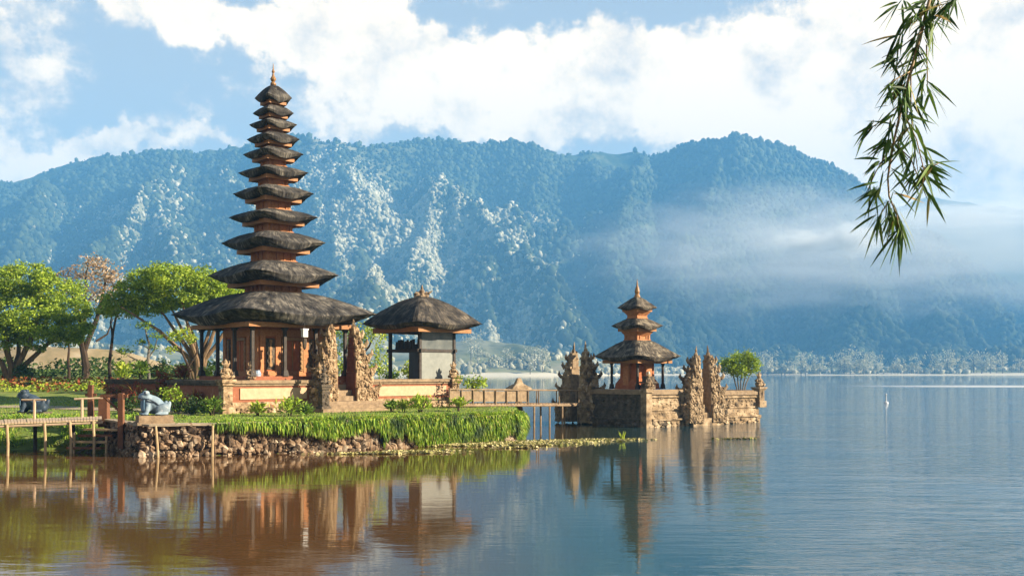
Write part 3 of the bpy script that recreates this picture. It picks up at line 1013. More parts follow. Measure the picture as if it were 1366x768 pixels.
# ================================================================== GATES
def gate_half(name, loc, rz, sgn, w, d, h, label, group, seed, mat, inner=None):
    """one half of a split gate: flat inner face at x=0, stepped and carved outwards"""
    root = empty(name, loc, rz, label, 'gate', group)
    rg = random.Random(seed)
    P = [(-.10, .12, 1.34, 1.25), (.12, .17, 1.42, 1.32), (.17, .36, 1.08, 1.0), (.36, .40, 1.22, 1.1), (.40, .53, .84, .90), (.53, .565, .98, 1.0), (.565, .67, .60, .76),
         (.67, .70, .72, .84), (.70, .79, .40, .58), (.79, .815, .50, .66), (.815, .90, .24, .42)]
    b = MB(); c = MB()
    for z0, z1, fw, fd in P:
        ww, dd = w * fw, d * fd
        x0, x1 = (0, ww * sgn) if sgn > 0 else (ww * sgn, 0)
        b.bx(x0, x1, -dd / 2, dd / 2, z0 * h, z1 * h - .003)
        hh = (z1 - z0) * h
        # carved lumps over the front, back and outer faces
        for k in range(int(10 + ww * hh * 75)):
            u = rg.uniform(.08, .98) * ww
            zz = rg.uniform(z0, z1) * h
            s_ = rg.uniform(.035, .085)
            for sd_ in (-1, 1):
                c.rock((u * sgn, sd_ * (dd / 2 + .012), zz + rg.uniform(-.05, .05)), (s_, s_ * .8, s_ * rg.uniform(.8, 1.5)), rg, amt=.35)
        for k in range(int(6 + dd * hh * 30)):
            s_ = rg.uniform(.06, .13)
            c.rock((sgn * (ww + .01), rg.uniform(-.48, .48) * dd, rg.uniform(z0, z1) * h), (s_, s_, s_ * rg.uniform(.8, 1.5)), rg, amt=.35)
        # flame shaped antefixes on each cornice
        if hh < .25:
            for sd_ in (-1, 1):
                c.tube([(sgn * ww * .93, sd_ * dd * .47, z1 * h - .05), (sgn * ww * 1.06, sd_ * dd * .56, z1 * h + .12), (sgn * ww * 1.03, sd_ * dd * .54, z1 * h + .34)], [.12, .10, .015], 6)
                c.tube([(sgn * ww * .5, sd_ * dd * .5, z1 * h - .04), (sgn * ww * .5, sd_ * dd * .58, z1 * h + .12), (sgn * ww * .5, sd_ * dd * .52, z1 * h + .28)], [.11, .09, .015], 6)
    c.tube([(sgn * w * .13, 0, .89 * h), (sgn * w * .15, 0, .93 * h), (sgn * w * .11, 0, .965 * h), (sgn * w * .12, 0, .985 * h), (sgn * w * .08, 0, 1.06 * h)], [.14, .13, .06, .075, .012], 7)
    b.rough(.022, 2.3, seed)
    b.build('tower', mat, root)
    c.build('carving', mat, root)
    f = MB()
    zi = [(-.10, .36, 1.0), (.364, .53, .86), (.534, .67, .72), (.674, .79, .55)]
    for z0, z1, fd in zi:
        f.bx(-.05 * sgn if sgn > 0 else .008, .05 if sgn < 0 else -.008, -d * fd * .46, d * fd * .46, z0 * h, z1 * h)
    f.build('inner_face', inner or M['inner'], root)
    return root

CC = (-14.3, 51.0)
def cmp_(s, b, z=0):
    return Vector((CC[0] + math.cos(TH) * s - math.sin(TH) * b, CC[1] + math.sin(TH) * s + math.cos(TH) * b, z))
gate_half('split_gate_half', cmp_(6.22, -.15, 1.75), TH, -1, .96, .95, 4.45, 'taller carved half of split gate, left of the steps below the tall pagoda', 'halves of the temple gate', 11, M['stone'])
gate_half('split_gate_half', cmp_(7.42, -.15, 1.75), TH, 1, .96, .95, 4.40, 'carved gate half with plain red inner side, between steps and pavilion', 'halves of the temple gate', 12, M['stone'])
# island gates
gate_half('split_gate_half', isl(4.48, -.05, .62), TR, -1, .98, .95, 4.12, 'carved gate half on the island front wall, nearer the small pagoda', 'halves of the island gates', 13, M['stone_pale'], M['coping'])
gate_half('split_gate_half', isl(5.35, -.05, .62), TR, 1, .98, .95, 4.18, 'carved gate half on the island front wall, nearer the round bush', 'halves of the island gates', 14, M['stone_pale'], M['coping'])
gate_half('split_gate_half', isl(.35, 5.95, .55), TR + R(90), -1, 1.0, 1.0, 4.55, 'carved gate half at the bridge end, against the island platform', 'halves of the island gates', 15, M['stone_pale'], M['coping'])
gate_half('split_gate_half', isl(.35, 6.85, .55), TR + R(90), 1, .95, 1.0, 4.5, 'carved gate half standing over the bridge with a plain flat inner side', 'halves of the island gates', 16, M['stone_pale'], M['coping'])

# ================================================================== TEMPLE TERRACE (compound walls, floor, steps)
ter = empty('temple_terrace', (CC[0], CC[1], 0), TH, 'brick temple terrace with cream wall panels round the tall pagoda', 'terrace')
WT = 2.92
def wall_run(root, x0, x1, y, z0, z1, mat_names, inset=True, axis='x', seed=1):
    """moulded wall standing along local x (front towards -y) or along local y (front towards -x)"""
    def B(mb, a0, a1, pr0, pr1, za, zb):
        if axis == 'x': mb.bx(a0, a1, y - pr0, y + pr1, za, zb)
        else: mb.bx(y - pr0, y + pr1, a0, a1, za, zb)
    H = z1 - z0
    w = MB(); B(w, x0, x1, 0, .42, z0 + .34 * H, z1 - .17 * H); w.build('wall', M[mat_names[0]], root)
    p = MB(); B(p, x0 - .02, x1 + .02, .10, .44, z0 - .3, z0 + .16 * H); B(p, x0 - .01, x1 + .01, .16, .44, z0 + .16 * H + .002, z0 + .24 * H); B(p, x0, x1, .06, .43, z0 + .24 * H + .002, z0 + .34 * H - .002)
    rg = random.Random(seed)
    n = int((x1 - x0) * 9)
    for k in range(n):
        u = rg.uniform(x0 + .1, x1 - .1); s_ = rg.uniform(.05, .12)
        c = (u, y - .12, z0 + rg.uniform(.0, .15) * H) if axis == 'x' else (y - .12, u, z0 + rg.uniform(.0, .15) * H)
        p.rock(c, (s_ * 1.3, s_, s_), rg)
    p.build('plinth', M[mat_names[1]], root)
    c = MB(); B(c, x0 - .05, x1 + .05, .07, .46, z1 - .17 * H + .002, z1 - .10 * H); B(c, x0 - .09, x1 + .09, .15, .50, z1 - .10 * H + .002, z1)
    c.build('coping', M[mat_names[2]], root)
    if inset:
        q = MB()
        L = x1 - x0
        B(q, x0 + .10 * L, x1 - .07 * L, .05, -.003, z0 + .42 * H, z1 - .24 * H)
        q.build('cream_panel', M['cream'], root)
wall_run(ter, .35, 5.0, 0, GZ, WT, ('brick', 'stone', 'coping'), seed=1)
wall_run(ter, 8.75, 14.6, 0, GZ + .05, WT + .02, ('brick', 'stone', 'coping'), seed=2)
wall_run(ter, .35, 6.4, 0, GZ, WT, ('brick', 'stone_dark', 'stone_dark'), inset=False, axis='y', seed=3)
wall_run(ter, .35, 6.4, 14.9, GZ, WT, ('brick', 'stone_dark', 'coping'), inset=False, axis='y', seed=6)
fl = MB(); fl.bx(.3, 14.8, .35, 6.5, .6, 2.66); fl.build('floor', M['path'], ter)
st = MB()
for k, (dy, z) in enumerate(((-1.75, 1.42), (-1.35, 1.60), (-.95, 1.78))):
    st.bx(4.9 - .15 * (2 - k), 9.1 + .1 * (2 - k), dy, .3, z - .3 if k else .9, z)
st.bx(6.3, 7.35, -.55, .5, 1.79, 2.05); st.bx(6.3, 7.35, -.25, .5, 2.05, 2.35)
st.build('steps', M['coping'], ter)

def pillar(name, loc, rz, w, h, label, mat, seed, statue=True, cat='pillar', group=None):
    root = empty(name, loc, rz, label, cat, group)
    rg = random.Random(seed)
    b = MB()
    b.bx(-w * .7, w * .7, -w * .7, w * .7, -.2, .2 * h)
    b.bx(-w * .5, w * .5, -w * .5, w * .5, .2 * h + .002, .82 * h)
    b.bx(-w * .66, w * .66, -w * .66, w * .66, .82 * h + .002, .90 * h)
    b.bx(-w * .78, w * .78, -w * .78, w * .78, .90 * h + .002, h)
    for k in range(40):
        an = rg.randrange(4) * math.pi / 2
        Mq = Matrix.Rotation(an, 4, 'Z')
        b.rock((rg.uniform(-.45, .45) * w, -w * .5, rg.uniform(.1, .95) * h), (.07, .05, .08), rg, Mq)
    b.build('post', mat, root)
    if statue:
        s_ = MB()
        s_.lathe([(.34 * w, h), (.52 * w, h + .10), (.50 * w, h + .22), (.40 * w, h + .34), (.46 * w, h + .46), (.36 * w, h + .56), (.20 * w, h + .60), (.30 * w, h + .66), (.30 * w, h + .76), (.18 * w, h + .84), (.20 * w, h + .88), (.04 * w, h + 1.02)], 10)
        for sg in (-1, 1):
            s_.tube([(sg * .45 * w, 0, h + .48), (sg * .62 * w, -.15 * w, h + .32), (sg * .35 * w, -.5 * w, h + .26)], [.13 * w, .12 * w, .09 * w], 6)
            s_.tube([(sg * .3 * w, -.2 * w, h + .1), (sg * .6 * w, -.5 * w, h + .14), (sg * .25 * w, -.62 * w, h + .08)], [.2 * w, .17 * w, .1 * w], 6)
            s_.tube([(sg * .25 * w, 0, h + .72), (sg * .42 * w, 0, h + .80), (sg * .40 * w, 0, h + .92)], [.1 * w, .08 * w, .01], 5)
        for k in range(14):
            s_.rock((rg.uniform(-.5, .5) * w, rg.uniform(-.5, .5) * w, h + rg.uniform(0, .5)), (.08, .08, .08), rg)
        s_.rough(.03, 3, seed)
        s_.build('guardian_statue', mat, root)
    return root
pillar('wall_pillar', cmp_(.1, .1, GZ), TH, .5, 1.72, 'carved corner pillar with small guardian statue, before the tall pagoda', M['stone'], 21)
pillar('wall_pillar', cmp_(14.85, .1, GZ), TH, .5, 1.70, 'carved pillar with guardian statue at the pavilion corner of the terrace wall', M['stone'], 22)
pillar('wall_pillar', cmp_(4.95, -1.25, GZ), TH, .42, 1.45, 'dark carved pillar with guardian statue at the foot of the temple steps', M['stone_dark'], 23)
pillar('wall_pillar', isl(11.0, .3, 1.2), TR, .5, 1.15, 'carved corner pillar with guardian statue at the outer end of the island wall', M['stone_pale'], 24)
# small stone things along the terrace wall tops
for i, (s_, lab) in enumerate(((1.9, 'small seated stone figure on the terrace floor below the pagoda shrine'),)):
    pillar('stone_figure', cmp_(s_, .9, 2.66), TH, .34, .25, lab, M['stone'], 30 + i, cat='statue')

# outer brick wall on the left, behind the shrubs
lw = empty('garden_wall', (gx(142, 58), 58, 0), R(8), 'low terracotta garden wall with a dark coping left of the temple terrace', 'wall')
wall_run(lw, 0, 4.6, 0, GZ, 2.95, ('brick', 'stone_dark', 'stone_dark'), inset=False, seed=5)

# ================================================================== RIGHT ISLAND PLATFORM
ip = empty('island_platform', (IC[0], IC[1], 0), TR, 'stone walled island platform in the lake carrying the small pagoda', 'platform')
def plat_wall(root, axis, a0, a1, y, zt, seed, proud=0.0, mat=None):
    mat = mat or M['stone_pale']
    def B(mb, pr, za, zb, e=0.0):
        if axis == 'x': mb.bx(a0 - e, a1 + e, y - pr, y + .5, za, zb)
        else: mb.bx(y - pr, y + .5, a0 - e, a1 + e, za, zb)
    w = MB()
    B(w, .20, -.6, .40); B(w, .30, .402, .50); B(w, .10, .502, .92); B(w, .02, .922, 1.0); B(w, .08, 1.002, 1.08); B(w, -.02, 1.082, zt - .48); B(w, .08, zt - .478, zt - .40); B(w, .03, zt - .398, zt - .30)
    rg = random.Random(seed)
    for k in range(int((a1 - a0) * 26)):
        u = rg.uniform(a0 + .05, a1 - .05)
        zz, pr, s_ = rg.choice(((rg.uniform(-.1, .4), .22, rg.uniform(.06, .17)), (rg.uniform(.52, .92), .10, rg.uniform(.03, .07)), (rg.uniform(1.1, zt - .5), -.02, rg.uniform(.05, .11)), (rg.uniform(1.1, zt - .5), -.02, rg.uniform(.05, .11))))
        c = (u, y - pr, zz) if axis == 'x' else (y - pr, u, zz)
        w.rock(c, (s_ * 1.3, s_ * .7, s_) if axis == 'x' else (s_ * .7, s_ * 1.3, s_), rg)
    w.rough(.02, 2.0, seed)
    w.build('wall', mat, root)
    c = MB(); B(c, .12, zt - .298, zt - .06, .05); B(c, .06, zt - .058, zt, .02)
    c.rough(.02, 1.7, seed + 1)
    c.build('coping', M['coping'], root)
plat_wall(ip, 'x', .30, 3.6, 0, 2.27, 41)
plat_wall(ip, 'x', 6.3, 10.8, .25, 2.14, 42)
plat_wall(ip, 'y', .30, 4.9, 0, 2.27, 43, mat=M['stone_dark'])  # left side: its shade is put into a darker stone colour
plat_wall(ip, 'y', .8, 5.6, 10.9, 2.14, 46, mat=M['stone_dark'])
cp = MB()
cp.bx(-.14, .34, -.16, .34, -.6, 2.34); cp.bx(-.22, .40, -.24, .40, 2.1, 2.24); cp.bx(-.2, .36, -.22, .36, -.6, .48)
cp.rough(.02, 2, 5); cp.build('corner_post', M['stone_pale'], ip)
fl = MB(); fl.bx(.31, 10.85, .51, 6.6, -.6, 2.12); fl.build('floor', M['stone_dark'], ip)
st = MB(); st.bx(3.6, 6.3, -.55, .5, -.6, .45); st.bx(4.55, 5.28, -.35, .5, .45, .80); st.bx(4.55, 5.28, -.1, .6, .8, 1.15); st.bx(4.55, 5.28, .2, .7, 1.15, 1.5)
st.rough(.02, 2, 9); st.build('steps', M['stone_pale'], ip)
# altar in front of the small pagoda
al = empty('stone_altar', isl(1.25, 1.05, 2.1), TR, 'small grey stone altar in front of the small pagoda', 'altar')
b = MB(); b.bx(-.34, .34, -.3, .3, 0, .55); b.bx(-.42, .42, -.38, .38, .552, .66); b.bx(-.28, .28, -.26, .26, .662, 1.0); b.rough(.03, 3, 3); b.build('body', M['stone_dark'], al)
b = MB(); b.lathe([(.05, 1.0), (.13, 1.05), (.15, 1.14), (.09, 1.24), (.03, 1.3)], 10); b.build('offering_bowl', M['white'], al)
fg = pillar('stone_figure', isl(.75, .55, 2.1), TR, .36, .3, 'worn stone figure at the near corner of the island platform', M['stone_pale'], 33, cat='statue')

# ================================================================== RETAINING WALL
rw = empty('retaining_wall', (EDGE[0][0], EDGE[0][1], 0), 0, 'rubble stone retaining wall along the lake edge of the lawn', 'wall')
line = list(reversed(LEFT_END)) + EDGE + EDGE_END
o0 = EDGE[0]
core = MB()
P2 = [Vector((x - o0[0], y - o0[1], 0)) for x, y in line]
def along(P, u):
    for a, b in zip(P[:-1], P[1:]):
        L = (b - a).length
        if u <= L: return a + (b - a) * (u / L), (b - a).normalized()
        u -= L
    return P[-1], (P[-1] - P[-2]).normalized()
LT = sum((b - a).length for a, b in zip(P2[:-1], P2[1:]))
rings = []
for i in range(90):
    p, d = along(P2, LT * i / 89)
    nrm = Vector((d.y, -d.x, 0))
    top = GZ - .03
    rings.append([tuple(p + nrm * .10 + Vector((0, 0, -.6))), tuple(p + nrm * .02 + Vector((0, 0, top))), tuple(p - nrm * .55 + Vector((0, 0, top + .02))), tuple(p - nrm * .55 + Vector((0, 0, -.6)))])
core.loft(rings)
core.rough(.05, 1.2, 2)
core.build('earth_core', M['mortar'], rw)
rk = MB()
rg = random.Random(17)
for k in range(2600):
    u = rg.uniform(0, LT)
    p, d = along(P2, u)
    nrm = Vector((d.y, -d.x, 0))
    z = rg.uniform(-.12, GZ - .02)
    s_ = (.04 + .12 * rg.random() ** 2) * (1.2 - .25 * z)
    c = p + nrm * (.07 + .04 * (1 - z) + rg.uniform(-.03, .05))
    an = math.atan2(d.y, d.x)
    Mq = Matrix.Translation((c.x, c.y, z)) @ Matrix.Rotation(an, 4, 'Z')
    rk.rock((0, 0, 0), (s_ * rg.uniform(.8, 1.3), s_ * .75, s_ * rg.uniform(.6, 1.5)), rg, Mq, sub=1, amt=.34)
rk.build('stones', M['rock'], rw)
cpg = MB()
rings = []
for i in range(60):
    p, d = along(P2, LT * i / 59)
    nrm = Vector((d.y, -d.x, 0))
    rings.append([tuple(p + nrm * .16 + Vector((0, 0, GZ - .05))), tuple(p + nrm * .15 + Vector((0, 0, GZ + .03))), tuple(p - nrm * .35 + Vector((0, 0, GZ + .05))), tuple(p - nrm * .35 + Vector((0, 0, GZ - .05)))])
cpg.loft(rings); cpg.rough(.035, 1.5, 4)
cpg.build('edging', M['path'], rw)
for i, (px, lean, lab) in enumerate(((212, .18, 'leaning pale stake against the stone wall below the pedestal'), (283, .02, 'upright pale stake against the stone wall beside the hanging grass'))):
    b = MB()
    Y = 39.95 + i * .5
    b.tube([(0, 0, -.6), (-lean * .5, .08, .5), (-lean, .16, 1.22)], [.055, .05, .045], 7)
    o = b.build('wooden_stake', M['bamboo_post']); o.location = (gx(px, Y), Y, 0)
    tag(o, lab, 'stake', 'stakes along the stone wall')

# ================================================================== JETTY, STEPS, BRIDGE
jt = empty('wooden_jetty', (-20, 42, 0), 0, 'pale plank jetty on thin bamboo posts at the left shore', 'jetty')
def P(px, Y, z): return Vector((gx(px, Y) + 20, Y - 42, z))
dk = MB()
a = [P(-60, 40.0, 1.28), P(136, 42.1, 1.40)]
c = [P(-60, 43.4, 1.26), P(136, 44.6, 1.42)]
N = 46
for i in range(N):
    f0, f1 = i / N + .0015, (i + 1) / N - .0015
    q = [a[0].lerp(a[1], f0), a[0].lerp(a[1], f1), c[0].lerp(c[1], f1), c[0].lerp(c[1], f0)]
    dz = random.Random(i).uniform(-.012, .012)
    top = [v + Vector((0, 0, dz)) for v in q]; bot = [v + Vector((0, 0, -.07)) for v in q]
    dk.add(bot + top, [(3, 2, 1, 0), (4, 5, 6, 7), (0, 1, 5, 4), (1, 2, 6, 5), (2, 3, 7, 6), (3, 0, 4, 7)])
dk.build('deck', M['plank'], jt)
bmz = MB()
for A_, B_ in ((a[0] + Vector((0, .1, -.14)), a[1] + Vector((0, .1, -.14))), (c[0] + Vector((0, -.1, -.14)), c[1] + Vector((0, -.1, -.14)))):
    bmz.tube([A_, B_], .06, 6)
bmz.build('beam', M['plank'], jt)
for px, Y, zt in ((10, 40.75, 1.24), (60, 41.3, 1.28), (94, 41.65, 1.30), (125, 42.0, 1.32), (-30, 40.35, 1.22)):
    b = MB(); p = P(px, Y, 0); b.tube([(p.x, p.y, -.6), (p.x + .02, p.y, .5), (p.x - .02, p.y, zt)], .055, 7); b.build('post', M['bamboo_post'], jt)
for px, Y, zt in ((47, 43.6, 1.24), (98, 44.0, 1.26)):
    b = MB(); p = P(px, Y, 0); b.tube([(p.x, p.y, -.6), (p.x, p.y, zt)], .08, 7); b.build('post', M['dark_wood'], jt)
for px, Y in ((46, 43.2), (109.5, 44.0)):
    b = MB(); p = P(px, Y, 0); b.tube([(p.x, p.y, 1.28), (p.x, p.y, gz(532, Y))], .06, 7); b.build('railing_post', M['plank'], jt)
b = MB(); b.tube([P(29, 43.2, gz(533, 43.2)), P(61, 43.2, gz(533, 43.2))], .045, 6); b.build('railing', M['plank'], jt); b = MB(); b.tube([P(99, 44.0, gz(532, 44)), P(137, 44.3, gz(530.5, 44.3))], .045, 6); b.build('railing', M['plank'], jt)
for px, Y, y0, y1, w, lab in ((121, 45.2, 513, 553, .11, 'slim red brown post with a cross board at the jetty end'), (139, 44.9, 528, 557, .2, 'stout square red brown post at the jetty end'), (161.5, 42.0, 524, 585, .11, 'tall red brown post beside the lower steps left of the pedestal')):
    z0, z1 = gz(y1, Y) - .4, gz(y0, Y)
    b = MB(); b.box((0, 0, (z0 + z1) / 2), (w * 2, w * 2, z1 - z0), taper=.92)
    if px > 160: b.box((-.28, 0, z1 - .12), (1.1, .1, .13)); b.tube([(-.7, 0, z1 - .15), (-.05, 0, z1 - .75)], .05, 5)
    if px < 130: b.box((0, 0, z1 - .45), (.5, .06, .12))
    b.rough(.02, 2, px)
    o = b.build('wooden_post', M['red_post']); o.location = (gx(px, Y), Y, 0)
    tag(o, lab, 'post', 'brown posts at the jetty end')
stp = empty('plank_steps', (gx(130, 42.6), 42.6, 0), R(-6), 'weathered plank steps going down to the water beside the jetty', 'steps')
for k in range(4):
    b = MB(); b.box((.25 - k * .17, -.1 - k * .12, .95 - k * .25), (1.5, .32, .09)); b.rough(.03, 2, k); b.build('tread', M['red_post'] if k % 2 else M['bamboo_post'], stp)
b = MB(); b.tube([(-.55, -.65, -.3), (.2, -.2, .35), (.95, .1, 1.05)], [.07, .06, .06], 6); b.tube([(-1.0, -.6, -.3), (-.2, -.5, .25), (.5, -.2, .75)], [.05, .06, .05], 6); b.build('stringer', M['dark_wood'], stp)
b = MB(); b.tube([(-.75, -.55, -.4), (-.72, -.5, .75)], .05, 6); b.build('post', M['bamboo_post'], stp); b = MB(); b.tube([(.6, -.45, -.4), (.6, -.4, .7)], .05, 6); b.build('post', M['bamboo_post'], stp)

br = empty('foot_bridge', (gx(640, 58), 58, 0), 0, 'narrow foot bridge with pale railings leading to the island gate', 'bridge')
def Q(px, Y, z): return Vector((gx(px, Y) - gx(640, 58), Y - 58, z))
A0, A1 = Q(600, 58.2, 1.56), Q(772, 64.6, 1.38)
wv = Vector((-.10, 1.15, 0))
dk = MB()
for i in range(40):
    f0, f1 = i / 40 + .002, (i + 1) / 40 - .002
    q = [A0.lerp(A1, f0), A0.lerp(A1, f1), A0.lerp(A1, f1) + wv, A0.lerp(A1, f0) + wv]
    dk.add([v + Vector((0, 0, -.08)) for v in q] + q, [(3, 2, 1, 0), (4, 5, 6, 7), (0, 1, 5, 4), (1, 2, 6, 5), (2, 3, 7, 6), (3, 0, 4, 7)])
dk.build('deck', M['bridge_wood'], br)
b = MB(); b.tube([A0 + Vector((0, -.02, -.13)), A1 + Vector((0, -.02, -.13))], .07, 6); b.tube([A0 + wv + Vector((0, 0, -.13)), A1 + wv + Vector((0, 0, -.13))], .07, 6); b.build('beam', M['bridge_wood'], br)
for off in (Vector((0, 0, 0)), wv):
    b = MB(); b.tube([A0 + off + Vector((0, 0, .80)), A1 + off + Vector((0, 0, .80))], .045, 6); b.build('railing', M['bridge_wood'], br)
    for i in range(13):
        f = i / 12
        p = A0.lerp(A1, f) + off
        if f < .62 or i % 2 == 0:
            b = MB(); b.tube([p + Vector((0, 0, -.08)), p + Vector((0, 0, .80))], .04, 6); b.build('baluster', M['bridge_wood'], br)
for i in range(7):
    p = A0.lerp(A1, (i + .5) / 12) + Vector((0, .06, 0)); q = A0.lerp(A1, (i + .5) / 12)
    d = (A1 - A0).normalized() * .40
    b = MB(); b.add([p - d + Vector((0, 0, .1)), p + d + Vector((0, 0, .1)), p + d + Vector((0, 0, .72)), p - d + Vector((0, 0, .72)),
                     p - d + Vector((0, .03, .1)), p + d + Vector((0, .03, .1)), p + d + Vector((0, .03, .72)), p - d + Vector((0, .03, .72))],
                    [(0, 1, 2, 3), (7, 6, 5, 4), (0, 4, 5, 1), (1, 5, 6, 2), (2, 6, 7, 3), (3, 7, 4, 0)])
    b.build('railing_panel', M['coping'], br)
for f, off in ((.40, 0), (.63, 0), (.755, 0), (.86, 0), (.5, 1), (.7, 1), (.9, 1)):
    p = A0.lerp(A1, f) + (wv if off else Vector((0, 0, 0)))
    b = MB(); b.tube([(p.x, p.y, -.6), (p.x, p.y, 1.35)], .06, 7); b.build('post', M['bridge_wood'], br)

# stone lantern behind the bridge rail
ln = empty('stone_lantern', (gx(692, 63), 63, 0), R(20), 'stone lantern with a pyramid cap rising behind the bridge railing', 'lantern')
b = MB(); b.lathe([(.35, -.6), (.3, .6), (.22, 1.6), (.30, 2.1)], 8); b.build('post', M['stone_dark'], ln)
b = MB(); b.loft([sq_ring(.68, 2.16, .1, 8, 24), sq_ring(.66, 2.28, .1, 8, 24), sq_ring(.34, 2.58, 0, 8, 24), sq_ring(.26, 2.62, 0, 8, 24), sq_ring(.10, 2.98, 0, 8, 24)]); b.build('cap', M['stone_pale'], ln)

# ================================================================== FROGS
def frog(name, loc, rz, L, mats, label, seed):
    """seated frog, nose towards -x, about L long"""
    root = empty(name, loc, rz, label, 'statue', 'frog statues')
    bm = bmesh.new()
    def ball(c, r, rot=(0, 0, 0)):
        Mx = Matrix.Translation(c) @ Euler(rot).to_matrix().to_4x4() @ Matrix.Diagonal((r[0], r[1], r[2], 1))
        bmesh.ops.create_icosphere(bm, subdivisions=3, radius=1.0, matrix=Mx)
    ball((.02, 0, .40), (.46, .30, .30), (0, R(38), 0))         # trunk, raised at the front
    ball((-.30, 0, .66), (.30, .27, .19), (0, R(14), 0))        # head
    ball((-.20, 0, .40), (.27, .27, .32))                       # throat and chest
    ball((.30, 0, .20), (.28, .30, .20))                        # rump
    for s_ in (-1, 1):
        ball((-.30, s_ * .20, .84), (.11, .09, .10))            # eye bulge
        ball((.26, s_ * .34, .25), (.30, .13, .20), (0, R(-28), R(s_ * 12)))   # thigh
        ball((.44, s_ * .36, .34), (.10, .10, .22), (0, R(20), 0))
        ball((.20, s_ * .42, .06), (.28, .08, .06), (0, 0, R(-s_ * 10)))       # hind foot
        ball((-.30, s_ * .24, .22), (.10, .09, .24), (0, R(12), 0))            # fore leg
        ball((-.40, s_ * .27, .05), (.16, .09, .05), (0, 0, R(s_ * 14)))
    for v in bm.verts: v.co *= L
    me = bpy.data.meshes.new('frog_body'); bm.to_mesh(me); bm.free()
    body = link_mesh('body', me, mats[0], root, smooth=True)
    rm = body.modifiers.new('remesh', 'REMESH'); rm.mode = 'VOXEL'; rm.voxel_size = .03 * L; rm.use_smooth_shade = True
    sm = body.modifiers.new('smooth', 'SMOOTH'); sm.factor = .5; sm.iterations = 6
    b = MB()
    for s_ in (-1, 1):
        b.lathe([(.001, -.045), (.045, -.02), (.05, 0), (.045, .02), (.001, .045)], 10, (-.37, s_ * .235, .87))
    b.v = [tuple(Vector(p) * L) for p in b.v]; b.build('eyes', M['frog_dark'], root, smooth=True)
    b = MB()
    rings = []
    for k in range(9):                                          # painted chest shield, set proud of the chest
        u = k / 8
        rings.append([(-.20 - .285 * math.sin(math.pi * (.25 + .5 * q / 6)) * (1 if True else 0) * (.72 + .28 * math.sin(math.pi * (.2 + .6 * u))), -.285 * math.cos(math.pi * (.12 + .76 * q / 6)), .14 + .48 * u) for q in range(7)])
    vs = [p for r_ in rings for p in r_]
    b.add(vs, [(i * 7 + j, i * 7 + j + 1, i * 7 + j + 8, i * 7 + j + 7) for i in range(8) for j in range(6)])
    b.v = [tuple(Vector(p) * L) for p in b.v]
    o = b.build('chest_shield', mats[1], root, smooth=True)
    so = o.modifiers.new('solid', 'SOLIDIFY'); so.thickness = .02
    b = MB()
    b.tube([(-.60, -.10, .66), (-.50, -.25, .64), (-.26, -.31, .62), (-.02, -.31, .50), (.12, -.33, .38)], [.015, .02, .025, .025, .015], 6)
    b.tube([(-.60, .10, .66), (-.50, .25, .64), (-.26, .31, .62), (-.02, .31, .50), (.12, .33, .38)], [.015, .02, .025, .025, .015], 6)
    b.v = [tuple(Vector(p) * L) for p in b.v]; b.build('mouth_stripe', mats[2], root)
    return root
pd = empty('stone_pedestal', (gx(206, 40.9), 40.9, GZ - .02), R(28), 'square stone pedestal under the pale frog at the lake edge', 'pedestal')
b = MB(); b.bx(-.72, .72, -.52, .52, 0, .12); b.bx(-.66, .66, -.46, .46, .122, .38); b.rough(.015, 2, 1); b.build('block', M['coping'], pd)
frog('frog_statue', (gx(206, 40.9), 40.9, GZ + .36), R(28), 1.05, (M['frog_pale'], M['frog_blue'], M['frog_dark']), 'pale blue grey frog statue seated on the stone pedestal', 1)
frog('frog_statue', (gx(44, 50.5), 50.5, 1.34), R(10), 1.22, (M['frog_dark'], M['frog_blue'], M['frog_dark']), 'dark slate frog statue on the lawn behind the jetty', 2)
o = MB(); o.bx(-.75, .75, -.5, .5, -.3, .16); o.rough(.04, 2, 2); o = o.build('statue_base', M['stone_dark']); o.location = (gx(44, 50.5), 50.5, 1.2)
tag(o, 'dark low stone base under the dark lawn frog', 'base')

# white lamp box hung from the eave, pot at the column, buoy on the lake
lp = empty('hanging_lamp', cmp_(4.35, -.35, 5.35), TH, 'white box lamp hanging under the big eave by the split gate', 'lamp')
b = MB(); b.bx(-.14, .14, -.11, .11, -.18, .18); b.bx(-.17, .17, -.14, .14, .182, .26); b.build('lamp_box', M['white'], lp)
b = MB(); b.tube([(0, 0, .26), (0, 0, .55)], .02, 6); b.build('hanger', M['dark_wood'], lp)
b = MB(); b.lathe([(.10, -.24), (.13, -.45), (.09, -.75), (.02, -.85)], 8); b.build('tassel', M['stone_dark'], lp)
b = MB(); b.lathe([(.12, 0), (.19, .08), (.22, .22), (.17, .34), (.14, .38), (.18, .42)], 12)
o = b.build('ceramic_pot', surf('blue_white_glaze', [(.10, .22, .40), (.65, .70, .74)], 6, .3)); o.location = (gx(343, 53.3), 53.3, gz(504, 53.3)); 
tag(o, 'blue and white ceramic pot below the near corner column of the pagoda', 'pot')
b = MB(); b.lathe([(.05, -.5), (.28, -.35), (.30, -.05), (.22, .12), (.07, .20), (.06, .85), (.12, .92), (.02, 1.05)], 12)
o = b.build('marker_buoy', M['white']); o.location = (gx(1182, 112), 112, 0)
tag(o, 'small white marker buoy alone on the open lake', 'buoy')

# ================================================================== TREES
def gz_at(x, y): return float(ground_z(np.array([x]), np.array([y]))[0])

